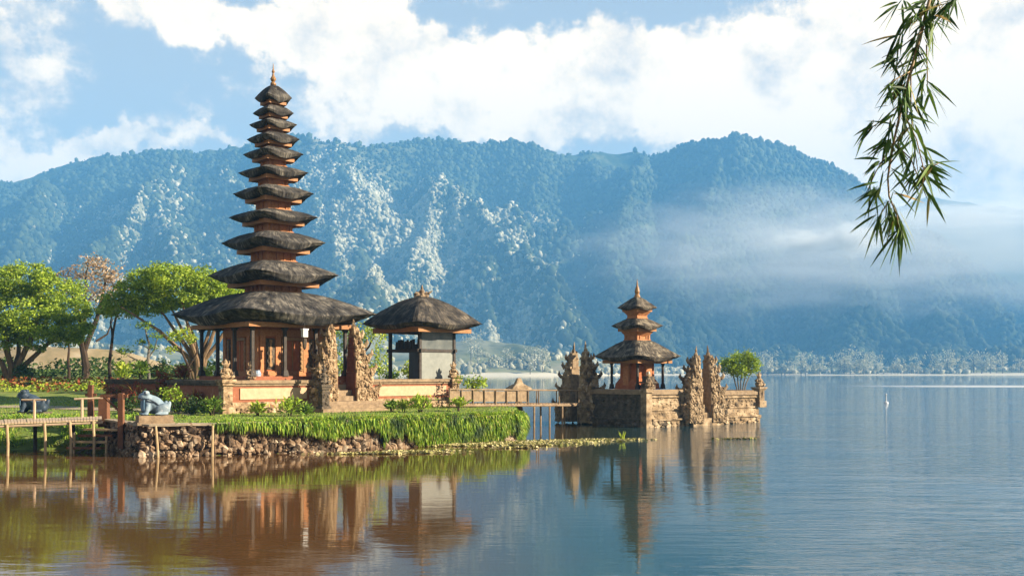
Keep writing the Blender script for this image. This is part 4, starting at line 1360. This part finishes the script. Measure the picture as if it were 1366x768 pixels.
def tree(name, px, Y, label, limbs, blobs, mats, leaf, per, spread, seed, cat='tree', group=None, flat=.6, base=None, shell=.75, up=.4):
    """limbs: list of ([(px,py,dy)...], [radii]); blobs: (px,py,dy, rx,ry,rz in metres, clumps) -> an Empty with a trunk and a crown"""
    x0 = gx(px, Y)
    z0 = gz_at(x0, Y) if base is None else base
    root = empty(name, (x0, Y, z0), 0, label, cat, group)
    b = MB()
    for pts, rad in limbs:
        P = []
        for i, (a, c, d) in enumerate(pts):
            P.append(Vector((gx(a, Y) - x0, d, gz(c, Y) - z0)))
        # bend the limbs a little
        Q = [P[0]]; rr = [rad[0]]
        rg = random.Random(seed + len(b.v))
        for i in range(1, len(P)):
            m_ = P[i - 1].lerp(P[i], .5) + Vector((rg.uniform(-.1, .1), rg.uniform(-.1, .1), 0)) * (P[i] - P[i - 1]).length * .5
            Q += [m_, P[i]]; rr += [(rad[i - 1] + rad[i]) / 2, rad[i]]
        b.tube(Q, rr, 7)
    b.build('trunk', mats[0], root)
    rng = np.random.default_rng(seed)
    B_ = [((gx(a, Y + 0) - x0, d, gz(c, Y) - z0), (rx, ry, rz), k) for a, c, d, rx, ry, rz, k in blobs]
    C = clump_points(B_, rng, per, spread, shell, flat)
    leaf_cloud('crown', C, leaf, rng, mats[1], root, up)
    return root

# A: the broad bright tree at the left edge
rg = random.Random(3)
limbs = []
for tx, ty, d in ((-30, 440, -1), (-8, 420, .8), (12, 415, -.6), (35, 425, 1), (58, 430, -.8), (80, 440, .5), (48, 400, 0), (15, 395, 1.5)):
    limbs.append(([(18 + rg.uniform(-6, 6), 512, d * .1), (18 + (tx - 18) * .25, 485, d * .3), (18 + (tx - 18) * .7, 458, d * .7), (tx, ty, d)], [.26, .19, .14, .05]))
bl = []
for a, c, w, k in ((-45, 425, 1.9, 34), (-15, 395, 2.0, 40), (10, 375, 1.7, 38), (40, 372, 1.6, 36), (68, 388, 1.7, 38), (92, 412, 1.5, 34), (95, 438, 1.1, 24), (60, 425, 2.0, 40), (25, 420, 2.2, 40), (-10, 435, 2.0, 34), (45, 448, 1.5, 24), (80, 450, 1.0, 18), (-60, 400, 1.8, 30), (5, 452, 1.2, 18)):
    bl.append((a, c, rg.uniform(-1.6, 1.6), w, w * 1.2, w * .66, int(k * 1.5)))
tree('broad_tree', 18, 74, 'broad bright green tree with many leaning stems at the left edge', limbs, bl, (M['bark_tan'], M['leaf_bright']), .20, 66, .24, 1, shell=.86)
# B: tan tree behind
limbs = [([(113, 512, 0), (112, 470, 0), (108, 435, 0), (98, 405, .3), (88, 380, .5)], [.34, .27, .22, .12, .05]), ([(112, 470, 0), (122, 440, .2), (132, 410, .2), (138, 375, .4), (140, 355, .4)], [.22, .2, .15, .09, .04]),
         ([(110, 445, 0), (116, 410, -.3), (118, 380, -.5), (122, 352, -.5)], [.16, .13, .08, .03]), ([(132, 410, 0), (148, 388, .3), (160, 370, .4)], [.11, .07, .03]), ([(128, 455, 0), (140, 445, .5), (146, 425, .7)], [.1, .07, .03]), ([(98, 405, 0), (84, 398, -.4), (76, 385, -.6)], [.09, .06, .03])]
bl = [(92, 372, 0, 1.3, 1.4, .8, 20), (115, 360, .4, 1.4, 1.4, .8, 24), (138, 362, -.3, 1.4, 1.4, .9, 24), (152, 376, .5, 1.2, 1.4, .8, 18), (125, 380, 0, 1.7, 1.6, 1.0, 24), (105, 392, .5, 1.2, 1.2, .8, 14), (142, 395, 0, 1.2, 1.2, .8, 14), (84, 384, 0, .9, 1, .6, 10), (124, 350, 0, .8, 1, .4, 10)]
tree('dry_tree', 113, 82, 'tall tree with thin tan foliage and a dark forked trunk', limbs, bl, (M['bark_dark'], M['leaf_brown']), .22, 15, .34, 2)
# C: flat bright crown left of the pagoda
limbs = []
for tx, ty, d in ((168, 410, -1), (195, 400, 1), (222, 398, 0), (250, 395, -1.5), (285, 405, 1), (305, 415, 0), (330, 425, .6), (235, 420, 1.5)):
    limbs.append(([(264, 512, d * .05), (266 + (tx - 266) * .12, 478, d * .2), (266 + (tx - 266) * .5, 442, d * .6), (tx, ty, d)], [.26, .17, .12, .04]))
bl = []
for a, c, w, h, k in ((160, 402, 1.5, .55, 26), (185, 388, 1.6, .7, 34), (205, 376, 1.5, .75, 34), (232, 372, 1.5, .8, 34), (258, 370, 1.4, .8, 34), (280, 380, 1.5, .8, 32), (300, 392, 1.3, .7, 26), (215, 398, 2.0, .7, 36), (250, 398, 2.0, .7, 36), (180, 408, 1.6, .5, 24), (285, 405, 1.6, .6, 24), (325, 405, 1.4, .7, 22), (150, 412, .9, .4, 10)):
    bl.append((a, c, rg.uniform(-1.4, 1.4), w, w * 1.2, h, int(k * 1.5)))
tree('spreading_tree', 264, 72, 'flat crowned bright green tree spreading behind the left of the tall pagoda', limbs, bl, (M['bark_tan'], M['leaf_bright']), .19, 66, .23, 3, shell=.86)
# slim ones
tree('slim_tree', 148, 76, 'slim dark trunked tree with sparse dark leaves left of the spreading tree', [([(147, 510, 0), (149, 460, 0), (153, 425, .2), (160, 408, .3)], [.14, .11, .08, .03]), ([(150, 455, 0), (146, 430, .2), (150, 412, .1)], [.08, .06, .03]), ([(153, 425, 0), (166, 416, .2)], [.05, .02])],
     [(160, 412, 0, .8, .8, .3, 10), (150, 415, .2, .7, .7, .35, 8), (170, 418, .1, .5, .5, .25, 6)], (M['bark_dark'], M['leaf_dark']), .2, 14, .2, 4)
tree('slim_tree', 92, 78, 'slim dark stem with a tiny leafy top under the broad tree', [([(92, 508, 0), (91, 480, 0), (90, 452, .1)], [.13, .1, .06])], [(90, 450, 0, .6, .6, .3, 8)], (M['bark_dark'], M['leaf_dark']), .2, 14, .2, 5)
tree('cloud_pruned_tree', 198, 68, 'small pruned tree with separate round leaf pads on a pale stem', [([(198, 515, 0), (197, 485, 0), (199, 460, .1), (194, 438, 0)], [.11, .10, .08, .04]), ([(198, 478, 0), (206, 465, .1), (209, 452, .1)], [.06, .05, .03]), ([(198, 490, 0), (182, 480, .1), (170, 474, 0)], [.06, .05, .03]), ([(199, 465, 0), (190, 460, 0), (184, 458, 0)], [.05, .03, .02])],
     [(193, 434, 0, .52, .5, .24, 14), (209, 448, 0, .36, .4, .2, 9), (168, 469, 0, .5, .5, .24, 13), (188, 456, 0, .28, .3, .16, 6), (206, 462, 0, .3, .3, .18, 6)], (M['bark_grey'], M['leaf_mid']), .15, 16, .13, 6)
tree('young_tree', 252, 64, 'young lime green tree with a curved dark stem beside the pagoda columns', [([(256, 515, 0), (252, 490, 0), (243, 470, 0), (240, 455, 0)], [.10, .09, .06, .03]), ([(252, 488, 0), (262, 470, .1), (262, 452, 0)], [.06, .05, .02]), ([(243, 470, 0), (230, 466, 0)], [.04, .02])],
     [(238, 448, 0, .62, .6, .32, 18), (252, 452, .1, .5, .5, .3, 12), (230, 466, 0, .28, .3, .18, 6), (246, 440, 0, .4, .4, .2, 8)], (M['bark_dark'], M['leaf_lime']), .16, 16, .14, 7)
tree('weeping_tree', 478, 70, 'lush lime green tree seen through the split gate before the pavilion', [([(478, 522, 0), (476, 480, 0), (470, 450, .2)], [.16, .14, .06]), ([(476, 485, 0), (492, 462, .1), (500, 448, 0)], [.1, .07, .03])],
     [(448, 455, 0, .7, .8, .9, 20), (460, 475, .2, .8, .8, 1.0, 22), (500, 450, 0, .8, .8, .8, 24), (508, 480, .2, .55, .7, 1.0, 20), (480, 445, 0, .9, .9, .6, 22), (450, 495, 0, .6, .7, .8, 16), (495, 495, 0, .5, .6, .7, 14)], (M['bark_dark'], M['leaf_lime']), .18, 22, .2, 8, flat=1.0)
tree('round_bush', 987, 69.5, 'round bright green bush on pale stems at the outer end of the island', [([(984 + i * 2.2, 522, 0), (978 + i * 6, 500, .1 * i), (970 + i * 11, 486, .1)], [.05, .04, .02]) for i in range(5)],
     [(972, 488, 0, .62, .7, .48, 60), (988, 482, .2, .7, .7, .55, 70), (1003, 486, 0, .5, .6, .5, 52), (985, 494, -.2, .8, .7, .35, 46), (996, 476, 0, .42, .4, .26, 28)], (M['bark_grey'], M['leaf_bright']), .14, 20, .14, 9, cat='bush', base=2.1, flat=1.0)

# ------------------------------------------------------------------ shrubs and plants
def shrub(name, px, pyb, Y, w, h, mat, label, seed, leaf=.2, n=24, cat='shrub', group=None, spiky=False, zb=None):
    x = gx(px, Y)
    z = gz(pyb, Y) if pyb is not None else (gz_at(x, Y) if zb is None else zb)
    root = empty(name, (x, Y, z), 0, label, cat, group)
    rng = np.random.default_rng(seed)
    rg = random.Random(seed)
    b = MB()
    for i in range(5):
        an = rg.uniform(0, 6.28)
        b.tube([(math.cos(an) * .05, math.sin(an) * .05, -.15), (math.cos(an) * w * .12, math.sin(an) * w * .12, h * .4), (math.cos(an) * w * .25, math.sin(an) * w * .25, h * .75)], [.035, .025, .01], 5)
    b.build('stem', M['bark_dark'], root)
    bl = [((rg.uniform(-.28, .28) * w, rg.uniform(-.25, .25) * w, h * rg.uniform(.35, .75)), (w * rg.uniform(.2, .34), w * rg.uniform(.2, .34), h * rg.uniform(.2, .32)), n // 4) for _ in range(5)]
    C = clump_points(bl, rng, 14, leaf * .8, .6, 1.0)
    if spiky:
        nB = n * 7
        base = np.stack([rng.normal(0, w * .15, nB), rng.normal(0, w * .15, nB), rng.uniform(.15, .75, nB) * h], 1)
        d = rng.normal(size=(nB, 3)); d[:, 2] = np.abs(d[:, 2]) + .5; d /= np.linalg.norm(d, axis=1)[:, None]
        e = np.cross(d, rng.normal(size=(nB, 3))); e /= np.linalg.norm(e, axis=1)[:, None]
        L = leaf * 3.2 * rng.uniform(.6, 1.2, nB)[:, None]
        V = np.stack([base, base + d * L * .45 + e * L * .09, base + d * L - [0, 0, .12], base + d * L * .45 - e * L * .09], 1).reshape(-1, 3)
        link_mesh('leaves', np_mesh('leaves', V, np.arange(4 * nB).reshape(-1, 4)), mat, root)
    else:
        leaf_cloud('leaves', C, leaf, rng, mat, root, .2)
    return root
S = [
    ('round_shrub', 38, 515, 73, 1.9, 1.7, 'leaf_dark', 'dark green rounded shrub beside the broad tree stems', 0),
    ('leafy_plant', 163, 508, 66, 1.5, 1.3, 'leaf_lime', 'yellow green leafy plant left of the pruned tree', 1),
    ('leafy_plant', 188, 505, 64, 1.4, 1.2, 'leaf_mid', 'mid green leafy plant under the pruned tree', 1),
    ('leafy_plant', 214, 508, 63, 1.5, 1.4, 'leaf_dark', 'dark green plant between the pruned tree and the young lime tree', 0),
    ('leafy_plant', 272, 505, 62, 1.0, .8, 'leaf_lime', 'small lime plant behind the low wall at the pagoda columns', 0),
    ('red_shrub', 180, 545, 54.0, 1.2, 1.7, 'leaf_red', 'red leaved shrub left of the pale frog', 1),
    ('red_shrub', 150, 536, 57.0, 1.2, 1.0, 'leaf_red', 'low red leaved shrub behind the brown jetty posts', 0),
    ('red_shrub', 218, 530, 56.5, 1.3, 1.6, 'leaf_red', 'tall red leaved shrub before the low garden wall, behind the pale frog', 1),
    ('red_shrub', 262, 547, 52.6, 1.2, 1.1, 'leaf_red', 'red leaved shrub before the shaded side of the terrace', 1),
    ('flowering_shrub', 236, 552, 50.6, 1.7, 1.5, 'leaf_bright', 'bright green flowering shrub right of the pale frog', 0),
    ('flowering_shrub', 255, 553, 50.4, 1.5, .9, 'leaf_dark', 'dark low shrub right of the pale frog pedestal', 0),
    ('flowering_shrub', 283, 554, 49.8, 1.3, .85, 'leaf_mid', 'mid green low shrub at the shaded foot of the corner pillar', 1),
    ('dark_shrub', 172, 556, 49.5, 1.2, 1.1, 'leaf_dark', 'dark shrub behind the tall brown post', 0),
    ('dark_shrub', 204, 553, 50.5, 1.4, 1.2, 'leaf_dark', 'dark shrub directly behind the pale frog', 0),
    ('edge_plant', 345, 554, 49.5, 1.0, .6, 'leaf_lime', 'low lime plant before the left part of the cream wall panel', 1),
    ('edge_plant', 385, 556, 49.3, 1.6, .95, 'leaf_bright', 'bushy bright plant before the right part of the cream wall panel', 1),
    ('edge_plant', 408, 556, 49.6, .8, .6, 'leaf_mid', 'small green plant left of the dark pillar at the steps', 1),
    ('edge_plant', 522, 549, 53.2, 1.0, .55, 'leaf_mid', 'small green plant just right of the temple steps', 1),
    ('edge_plant', 560, 550, 53.5, 1.8, .95, 'leaf_bright', 'bushy green plant before the pavilion wall panel', 1),
    ('edge_plant', 538, 549, 54.0, .8, .5, 'leaf_lime', 'low yellow green plant before the pavilion wall', 1),
    ('edge_plant', 612, 545, 55.0, 1.2, .55, 'leaf_lime', 'low lime plant at the bridge end of the lawn', 1),
    ('bridge_bush', 630, 522, 60.5, 1.9, 1.0, 'leaf_bright', 'rounded green bush behind the bridge railing next to the pavilion', 0),
    ('courtyard_shrub', 545, 510, 66, 1.8, 1.5, 'leaf_lime', 'lime green shrub seen through the open pavilion', 0),
    ('courtyard_shrub', 520, 512, 67, 1.2, .9, 'leaf_mid', 'small shrub between the weeping tree and the pavilion', 0),
    ('red_shrub', 244, 512, 60, 1.1, 1.3, 'leaf_red', 'red leaved shrub between the garden wall and the young lime tree', 1),
]
for i, (nm, px, pyb, Y, w, h, mt, lab, spk) in enumerate(S):
    shrub(nm, px, pyb, Y, w, h, M[mt], lab, 200 + i, .17 if Y > 58 else .15, 30 if w > 1.3 else 22, spiky=bool(spk), cat='plant' if 'plant' in nm else 'shrub')

# ------------------------------------------------------------------ grass and ground cover (too many to count)
def blades(name, P, D, L, W_, rng, mat, label, cat, droop=.35):
    """bent three-point blades: P base, D direction"""
    n = len(P)
    e = np.cross(D, rng.normal(size=(n, 3))); e /= np.linalg.norm(e, axis=1)[:, None] + 1e-9
    L = L[:, None]; w = W_ * rng.uniform(.6, 1.4, n)[:, None]
    m1 = P + D * L * .55
    tip = P + D * L - np.array([0, 0, 1]) * L * droop * rng.uniform(.3, 1.3, n)[:, None]
    V = np.stack([P - e * w, P + e * w, m1 + e * w * .8, m1 - e * w * .8, tip], 1).reshape(-1, 3)
    i0 = np.arange(n) * 5
    F = np.concatenate([np.stack([i0, i0 + 1, i0 + 2], 1), np.stack([i0, i0 + 2, i0 + 3], 1), np.stack([i0 + 3, i0 + 2, i0 + 4], 1)])
    o = link_mesh(name, np_mesh(name, V, F), mat)
    return tag(o, label, cat, kind='stuff')
rng = np.random.default_rng(9)
n = 9000
x = rng.uniform(-32, 1.5, n * 4); y = 40 + rng.uniform(0, 1, n * 4) ** 1.5 * 22
z = ground_z(x, y)
ok = (z > .25)
x, y, z = x[ok], y[ok], z[ok]
D = rng.normal(0, .45, (len(x), 3)); D[:, 2] = 1; D /= np.linalg.norm(D, axis=1)[:, None]
blades('lawn_grass', np.stack([x, y, z - .02], 1), D, rng.uniform(.05, .16, len(x)), .016, rng, M['leaf_grass'], 'short grass on the temple lawn', 'grass')
# bank under the jetty
n = 9000
x = rng.uniform(-30, -15, n); y = rng.uniform(43.3, 47.5, n); z = ground_z(x, y)
ok = (z > .06) & (fbm(x * .8, y * .8, 31, 3) > .44)
x, y, z = x[ok], y[ok], z[ok]
D = rng.normal(0, .5, (len(x), 3)); D[:, 2] = 1; D /= np.linalg.norm(D, axis=1)[:, None]
blades('bank_grass', np.stack([x, y, z - .02], 1), D, rng.uniform(.12, .42, len(x)), .024, rng, M['leaf_grass'], 'tufted grass on the bank under the jetty', 'grass')
# grass hanging over the stone wall
HG = [Vector((a, b, 0)) for a, b in EDGE + EDGE_END[:2]]
LH = sum((b - a).length for a, b in zip(HG[:-1], HG[1:]))
Pn, Dn, Ln = [], [], []
u_start = sum((b - a).length for a, b in zip(HG[:2], HG[1:3]))
rg = random.Random(12)
def cover(u):
    """how far the curtain hangs at u metres along the wall (0 to 1)"""
    f = (u - u_start + 1.0) / (LH - u_start + 1.0)
    if f < 0: return 0
    v = .35 + 1.05 * f ** .8 if f > .42 else .25 + .6 * f
    tail = min(1, (LH - u) / 2.2)
    return v * (.3 + .7 * tail) * (.25 + 1.0 * vnoise(np.array([u * 1.1]), np.array([2.0]), 6)[0] + .5 * vnoise(np.array([u * 3.7]), np.array([5.0]), 8)[0])
for k in range(30000):
    u = rg.uniform(max(0, u_start - 1.2), LH - .5)
    c = min(1, cover(u))
    if rg.random() > min(1, c * 1.5): continue
    if k % 3: u = round(u / .17) * .17 + rg.gauss(0, .028)
    u = min(max(u, 0), LH - .01)
    p, d = along(HG, u)
    nrm = Vector((d.y, -d.x, 0))
    r_ = rg.random()
    if r_ < .33:                     # mound on the top edge
        q = p - nrm * rg.uniform(-.25, .75)
        Pn.append((q.x, q.y, GZ + rg.uniform(-.05, .12))); v = Vector((rg.gauss(0, .4), rg.gauss(-.3, .4), 1))
        Ln.append(rg.uniform(.05, .26) * (.35 + vnoise(np.array([q.x * 1.3]), np.array([q.y * 1.3]), 19)[0]))
    else:                            # curtain
        h = rg.random() ** .8 * c * 1.15
        q = p + nrm * (.20 + .16 * math.sin(min(1, h) * 3) + rg.uniform(-.05, .10))
        zz = GZ + .10 - h
        if zz < .05: continue
        Pn.append((q.x, q.y, zz)); v = nrm * rg.uniform(.1, .6) + Vector((rg.gauss(0, .16), rg.gauss(0, .12), -1.0 + rg.uniform(-.2, .35)))
        Ln.append(rg.uniform(.10, .26))
    Dn.append(tuple(v.normalized()))
blades('hanging_grass', np.array(Pn), np.array(Dn), np.array(Ln), .021, rng, M['leaf_grass'], 'bright green grass hanging over the stone wall', 'grass', .5)
# flower bed across the back of the lawn
n = 5200
x = rng.uniform(-52, -26, n); y = rng.uniform(66, 75, n); z = ground_z(x, y)
pk = vnoise(x * .5, y * .8, 12)
C = np.stack([x, y, z + rng.uniform(.02, .5, n) * (.5 + pk)], 1)
o = leaf_cloud('flower_bed', C[pk > .5], .24, rng, M['leaf_red']); tag(o, 'red flower bed across the back of the lawn', 'flowers', kind='stuff')
o = leaf_cloud('bed_foliage', C[pk <= .62], .24, rng, M['leaf_lime']); tag(o, 'low green bedding plants among the red flowers', 'plants', kind='stuff')
# dark hedge and undergrowth further back
n = 9000
x = rng.uniform(-70, -12, n); y = 86 + rng.normal(0, 2.5, n); z = ground_z(x, y)
hh = .5 + 1.3 * vnoise(x * .35, y * 0, 44)
C = np.stack([x, y, z + rng.uniform(0, 1, n) * hh], 1)
o = leaf_cloud('undergrowth', C, .34, rng, M['leaf_dark']); tag(o, 'dark low undergrowth behind the flower bed', 'undergrowth', kind='stuff')
# weed mats drifting on the water
Cw = []
for px, Y, L, wd, k in ((515, 41.8, 3.2, .35, 500), (560, 42.8, 2.2, .3, 260), (640, 46.5, 4.2, .8, 1500), (715, 48.0, 3.8, .8, 1300), (765, 49.4, 3.2, .5, 700), (815, 50.3, 2.4, .25, 300), (985, 51, 1.6, .12, 90), (705, 46.4, 2.4, .2, 200), (690, 44.9, 1.8, .14, 100)):
    cx = gx(px, Y)
    q = rng.normal(0, 1, (k, 2)) * [L * .36, wd * .36]
    Cw.append(np.stack([cx + q[:, 0], Y + q[:, 1] + .12 * q[:, 0], np.full(k, .02) + rng.uniform(0, .03, k)], 1))
Cw = np.concatenate(Cw)
m_w = leafmat('pond_weed', [(0, (.16, .17, .03)), (.5, (.36, .32, .12)), (1, (.52, .44, .24))], .1)
o = leaf_cloud('floating_weed', Cw, .17, rng, m_w, None, .93, .8); tag(o, 'pale floating weed mats on the water by the island', 'weed', kind='stuff')
tuft = MB()
for k in range(16):
    an = k * 2.4; r_ = .04 + .1 * (k % 4) / 4
    tuft.tube([(math.cos(an) * r_, math.sin(an) * r_, -.1), (math.cos(an) * r_ * 1.6, math.sin(an) * r_ * 1.6, .22), (math.cos(an) * r_ * 3, math.sin(an) * r_ * 3, .36 + .05 * (k % 3))], [.018, .014, .004], 4)
o = tuft.build('water_plant', M['leaf_lime']); o.location = (gx(830, 50), 50, 0); tag(o, 'small green plant poking up from the weed mat', 'plant')
# brown knoll beyond the lawn, behind the left trees
kn = MB()
rings = []
for i in range(9):
    r_ = 1 - i / 8
    rings.append([(34 * (r_ + .02) * math.cos(2 * math.pi * k / 28) * (1 + .12 * math.sin(k * 1.7)), 20 * (r_ + .02) * math.sin(2 * math.pi * k / 28), -2 + 9.5 * (1 - r_ ** 2)) for k in range(28)])
kn.loft(rings); kn.rough(.8, .12, 3)
o = kn.build('brown_hill', surf('dry_hill_grass', [(.20, .17, .07), (.42, .31, .16), (.52, .42, .26)], .22, 1, .5, 2), smooth=True)
o.location = (gx(62, 175), 175, 0); tag(o, kind='structure')

# ------------------------------------------------------------------ trees on the far shore
protos = []
for k in range(5):
    rng = np.random.default_rng(700 + k)
    h = (20, 13, 27, 10, 16)[k]
    bl = [((rng.normal(0, h * .16), rng.normal(0, h * .1), h * rng.uniform(.35, .9)), (h * .14, h * .14, h * .12), 5) for _ in range(7)]
    C = clump_points(bl, rng, 10, h * .045, .7, 1.0)
    o = empty('shore_tree', (0, 0, 0))
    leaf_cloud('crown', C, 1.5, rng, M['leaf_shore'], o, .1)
    b = MB(); b.tube([(0, 0, -1), (.3, 0, h * .4), (0, 0, h * .8)], [.5, .35, .15], 5)
    b.build('trunk', M['bark_grey'], o)
    protos.append(o)
rg = random.Random(5)
used = set()
spots = [(rg.uniform(1012, 1400), rg.uniform(1385, 1430)) for _ in range(90)] + [(rg.uniform(600, 770), rg.uniform(1080, 1220)) for _ in range(16)] + [(px, 1450) for px in (1125, 1140, 1158, 1168)]
for px, Y in spots:
    k = rg.randrange(5) if Y < 1440 else 2
    src = protos[k]
    if k in used:
        o = src.copy(); COL.objects.link(o)
        for ch in src.children:
            c = ch.copy(); COL.objects.link(c); c.parent = o
    else:
        o = src; used.add(k)
    x = gx(px, Y)
    o.location = (x, Y, float(mountain_z(np.array([x]), np.array([float(Y)]))[0]) - .3)
    o.rotation_euler = (0, 0, rg.uniform(0, 6))
    s_ = rg.uniform(.9, 1.6); o.scale = (s_, s_, s_)
    tag(o, 'small pale tree in the hazy row along the far lake shore', 'tree', 'trees along the far lake shore')

# ================================================================== HANGING BAMBOO
YB = 4.0
bb = empty('bamboo_branch', (gx(1245, YB), YB, gz(-20, YB)), 0, 'hanging bamboo branch with narrow dark leaves over the lake', 'branch')
ox, oz = gx(1245, YB), gz(-20, YB)
def bp_(px, py, d=0): return Vector((gx(px, YB) - ox, d, gz(py, YB) - oz))
main = [bp_(1420, -420, 1.2), bp_(1340, -260, .6), bp_(1275, -110, .2), bp_(1245, -20), bp_(1232, 40, .02), bp_(1215, 95), bp_(1200, 140, -.03), bp_(1192, 190, 0), bp_(1188, 235, .03), bp_(1186, 262), bp_(1194, 288, -.02), bp_(1199, 308)]
stem = MB()
stem.tube(main, [.016, .012, .009, .007, .0065, .006, .005, .0045, .004, .0035, .003, .002], 7)
side = [[bp_(1215, 95), bp_(1222, 150, .05), bp_(1232, 200, .08), bp_(1236, 228, .08)], [bp_(1200, 140), bp_(1216, 190, -.05), bp_(1224, 230, -.06), bp_(1222, 262, -.06)], [bp_(1245, -20), bp_(1268, 0, .1), bp_(1276, 14, .1)],
        [bp_(1192, 190), bp_(1175, 225, .05), bp_(1162, 255, .06)], [bp_(1192, 190), bp_(1210, 215, -.04), bp_(1224, 250, -.04), bp_(1230, 268, -.05)], [bp_(1186, 268), bp_(1176, 288, .03), bp_(1172, 305, .03)],
        [bp_(1232, 40), bp_(1206, 60, .05), bp_(1185, 70, .07)], [bp_(1215, 95), bp_(1190, 110, -.05), bp_(1172, 122, -.06)], [bp_(1200, 140), bp_(1178, 160, .05), bp_(1160, 172, .05)], [bp_(1236, 60, 0), bp_(1244, 95, .05), bp_(1244, 120, .05)],
        [bp_(1224, 230, -.06), bp_(1240, 224, -.06), bp_(1244, 222, -.06)]]
for s_ in side:
    stem.tube(s_, [.003] + [.0024] * (len(s_) - 2) + [.0012], 5)
stem.build('stem', surf('bamboo_twig', [(.22, .13, .06), (.40, .27, .13)], 20, .6), bb, smooth=True)
rg = random.Random(77)
LV, LF = [], []
def bleaf(p, d, L, w):
    d = d.normalized()
    e = d.cross(Vector((rg.uniform(-1, 1), rg.uniform(-1, 1), rg.uniform(-1, 1)))).normalized()
    nn = d.cross(e)
    o_ = len(LV)
    g = Vector((0, 0, -1))
    prof = [(0, .15), (.18, .8), (.42, 1), (.72, .62), (1, .04)]
    for t_, f in prof:
        c = p + d * L * t_ + g * L * .16 * t_ * t_
        LV.extend([tuple(c + e * w * f * .5), tuple(c + nn * w * .12 * f), tuple(c - e * w * f * .5)])
    for i in range(4):
        a = o_ + i * 3
        LF.extend([(a, a + 1, a + 4, a + 3), (a + 1, a + 2, a + 5, a + 4)])
def spray(p, n, ax, L, sp):
    for i in range(n):
        d = (ax + Vector((rg.gauss(0, sp), rg.gauss(0, sp), rg.gauss(0, sp)))).normalized()
        bleaf(p + Vector((rg.gauss(0, .008), rg.gauss(0, .012), rg.gauss(0, .008))), d, L * rg.uniform(.65, 1.2), .011 * rg.uniform(.8, 1.3))
paths = [main[3:]] + side
for pi, pth_ in enumerate(paths):
    Ls = sum((b - a).length for a, b in zip(pth_[:-1], pth_[1:]))
    k = max(3, int(Ls / .046))
    for i in range(k):
        p, d = along(pth_, Ls * (i + rg.random()) / k)
        if pi == 0 and .62 < i / k < .80 and rg.random() < .45: continue
        sg = rg.choice((-1, 1, -1))
        ax = Vector((sg * rg.uniform(.15, .75) - .12, rg.uniform(-.3, .3), -rg.uniform(.45, 1.0)))
        spray(p + Vector((sg * .01, 0, 0)), rg.randint(3, 5), ax, .115, .30)
for px, py in ((1199, 296), (1196, 282), (1188, 270), (1200, 308), (1172, 290)):
    spray(bp_(px, py), 7, Vector((-.1, 0, -1)), .14, .35)
for px, py in ((1228, 10), (1215, 25), (1205, 40), (1250, 5), (1240, 30), (1222, 60), (1200, 75), (1210, 110), (1198, 125), (1262, 8), (1190, 165), (1205, 0), (1275, 0), (1185, 185)):
    spray(bp_(px, py, rg.uniform(-.06, .06)), 8, Vector((-.45, 0, -.9)), .125, .5)
spray(bp_(1174, 248), 9, Vector((-1, 0, -.7)), .13, .25)
spray(bp_(1238, 112), 7, Vector((.6, 0, -.7)), .12, .35)
spray(bp_(1243, 217), 6, Vector((.7, 0, -.6)), .12, .35)
lm = MB(); lm.v = LV; lm.f = LF
lm.build('leaves', M['leaf_bamboo'], bb, smooth=True)
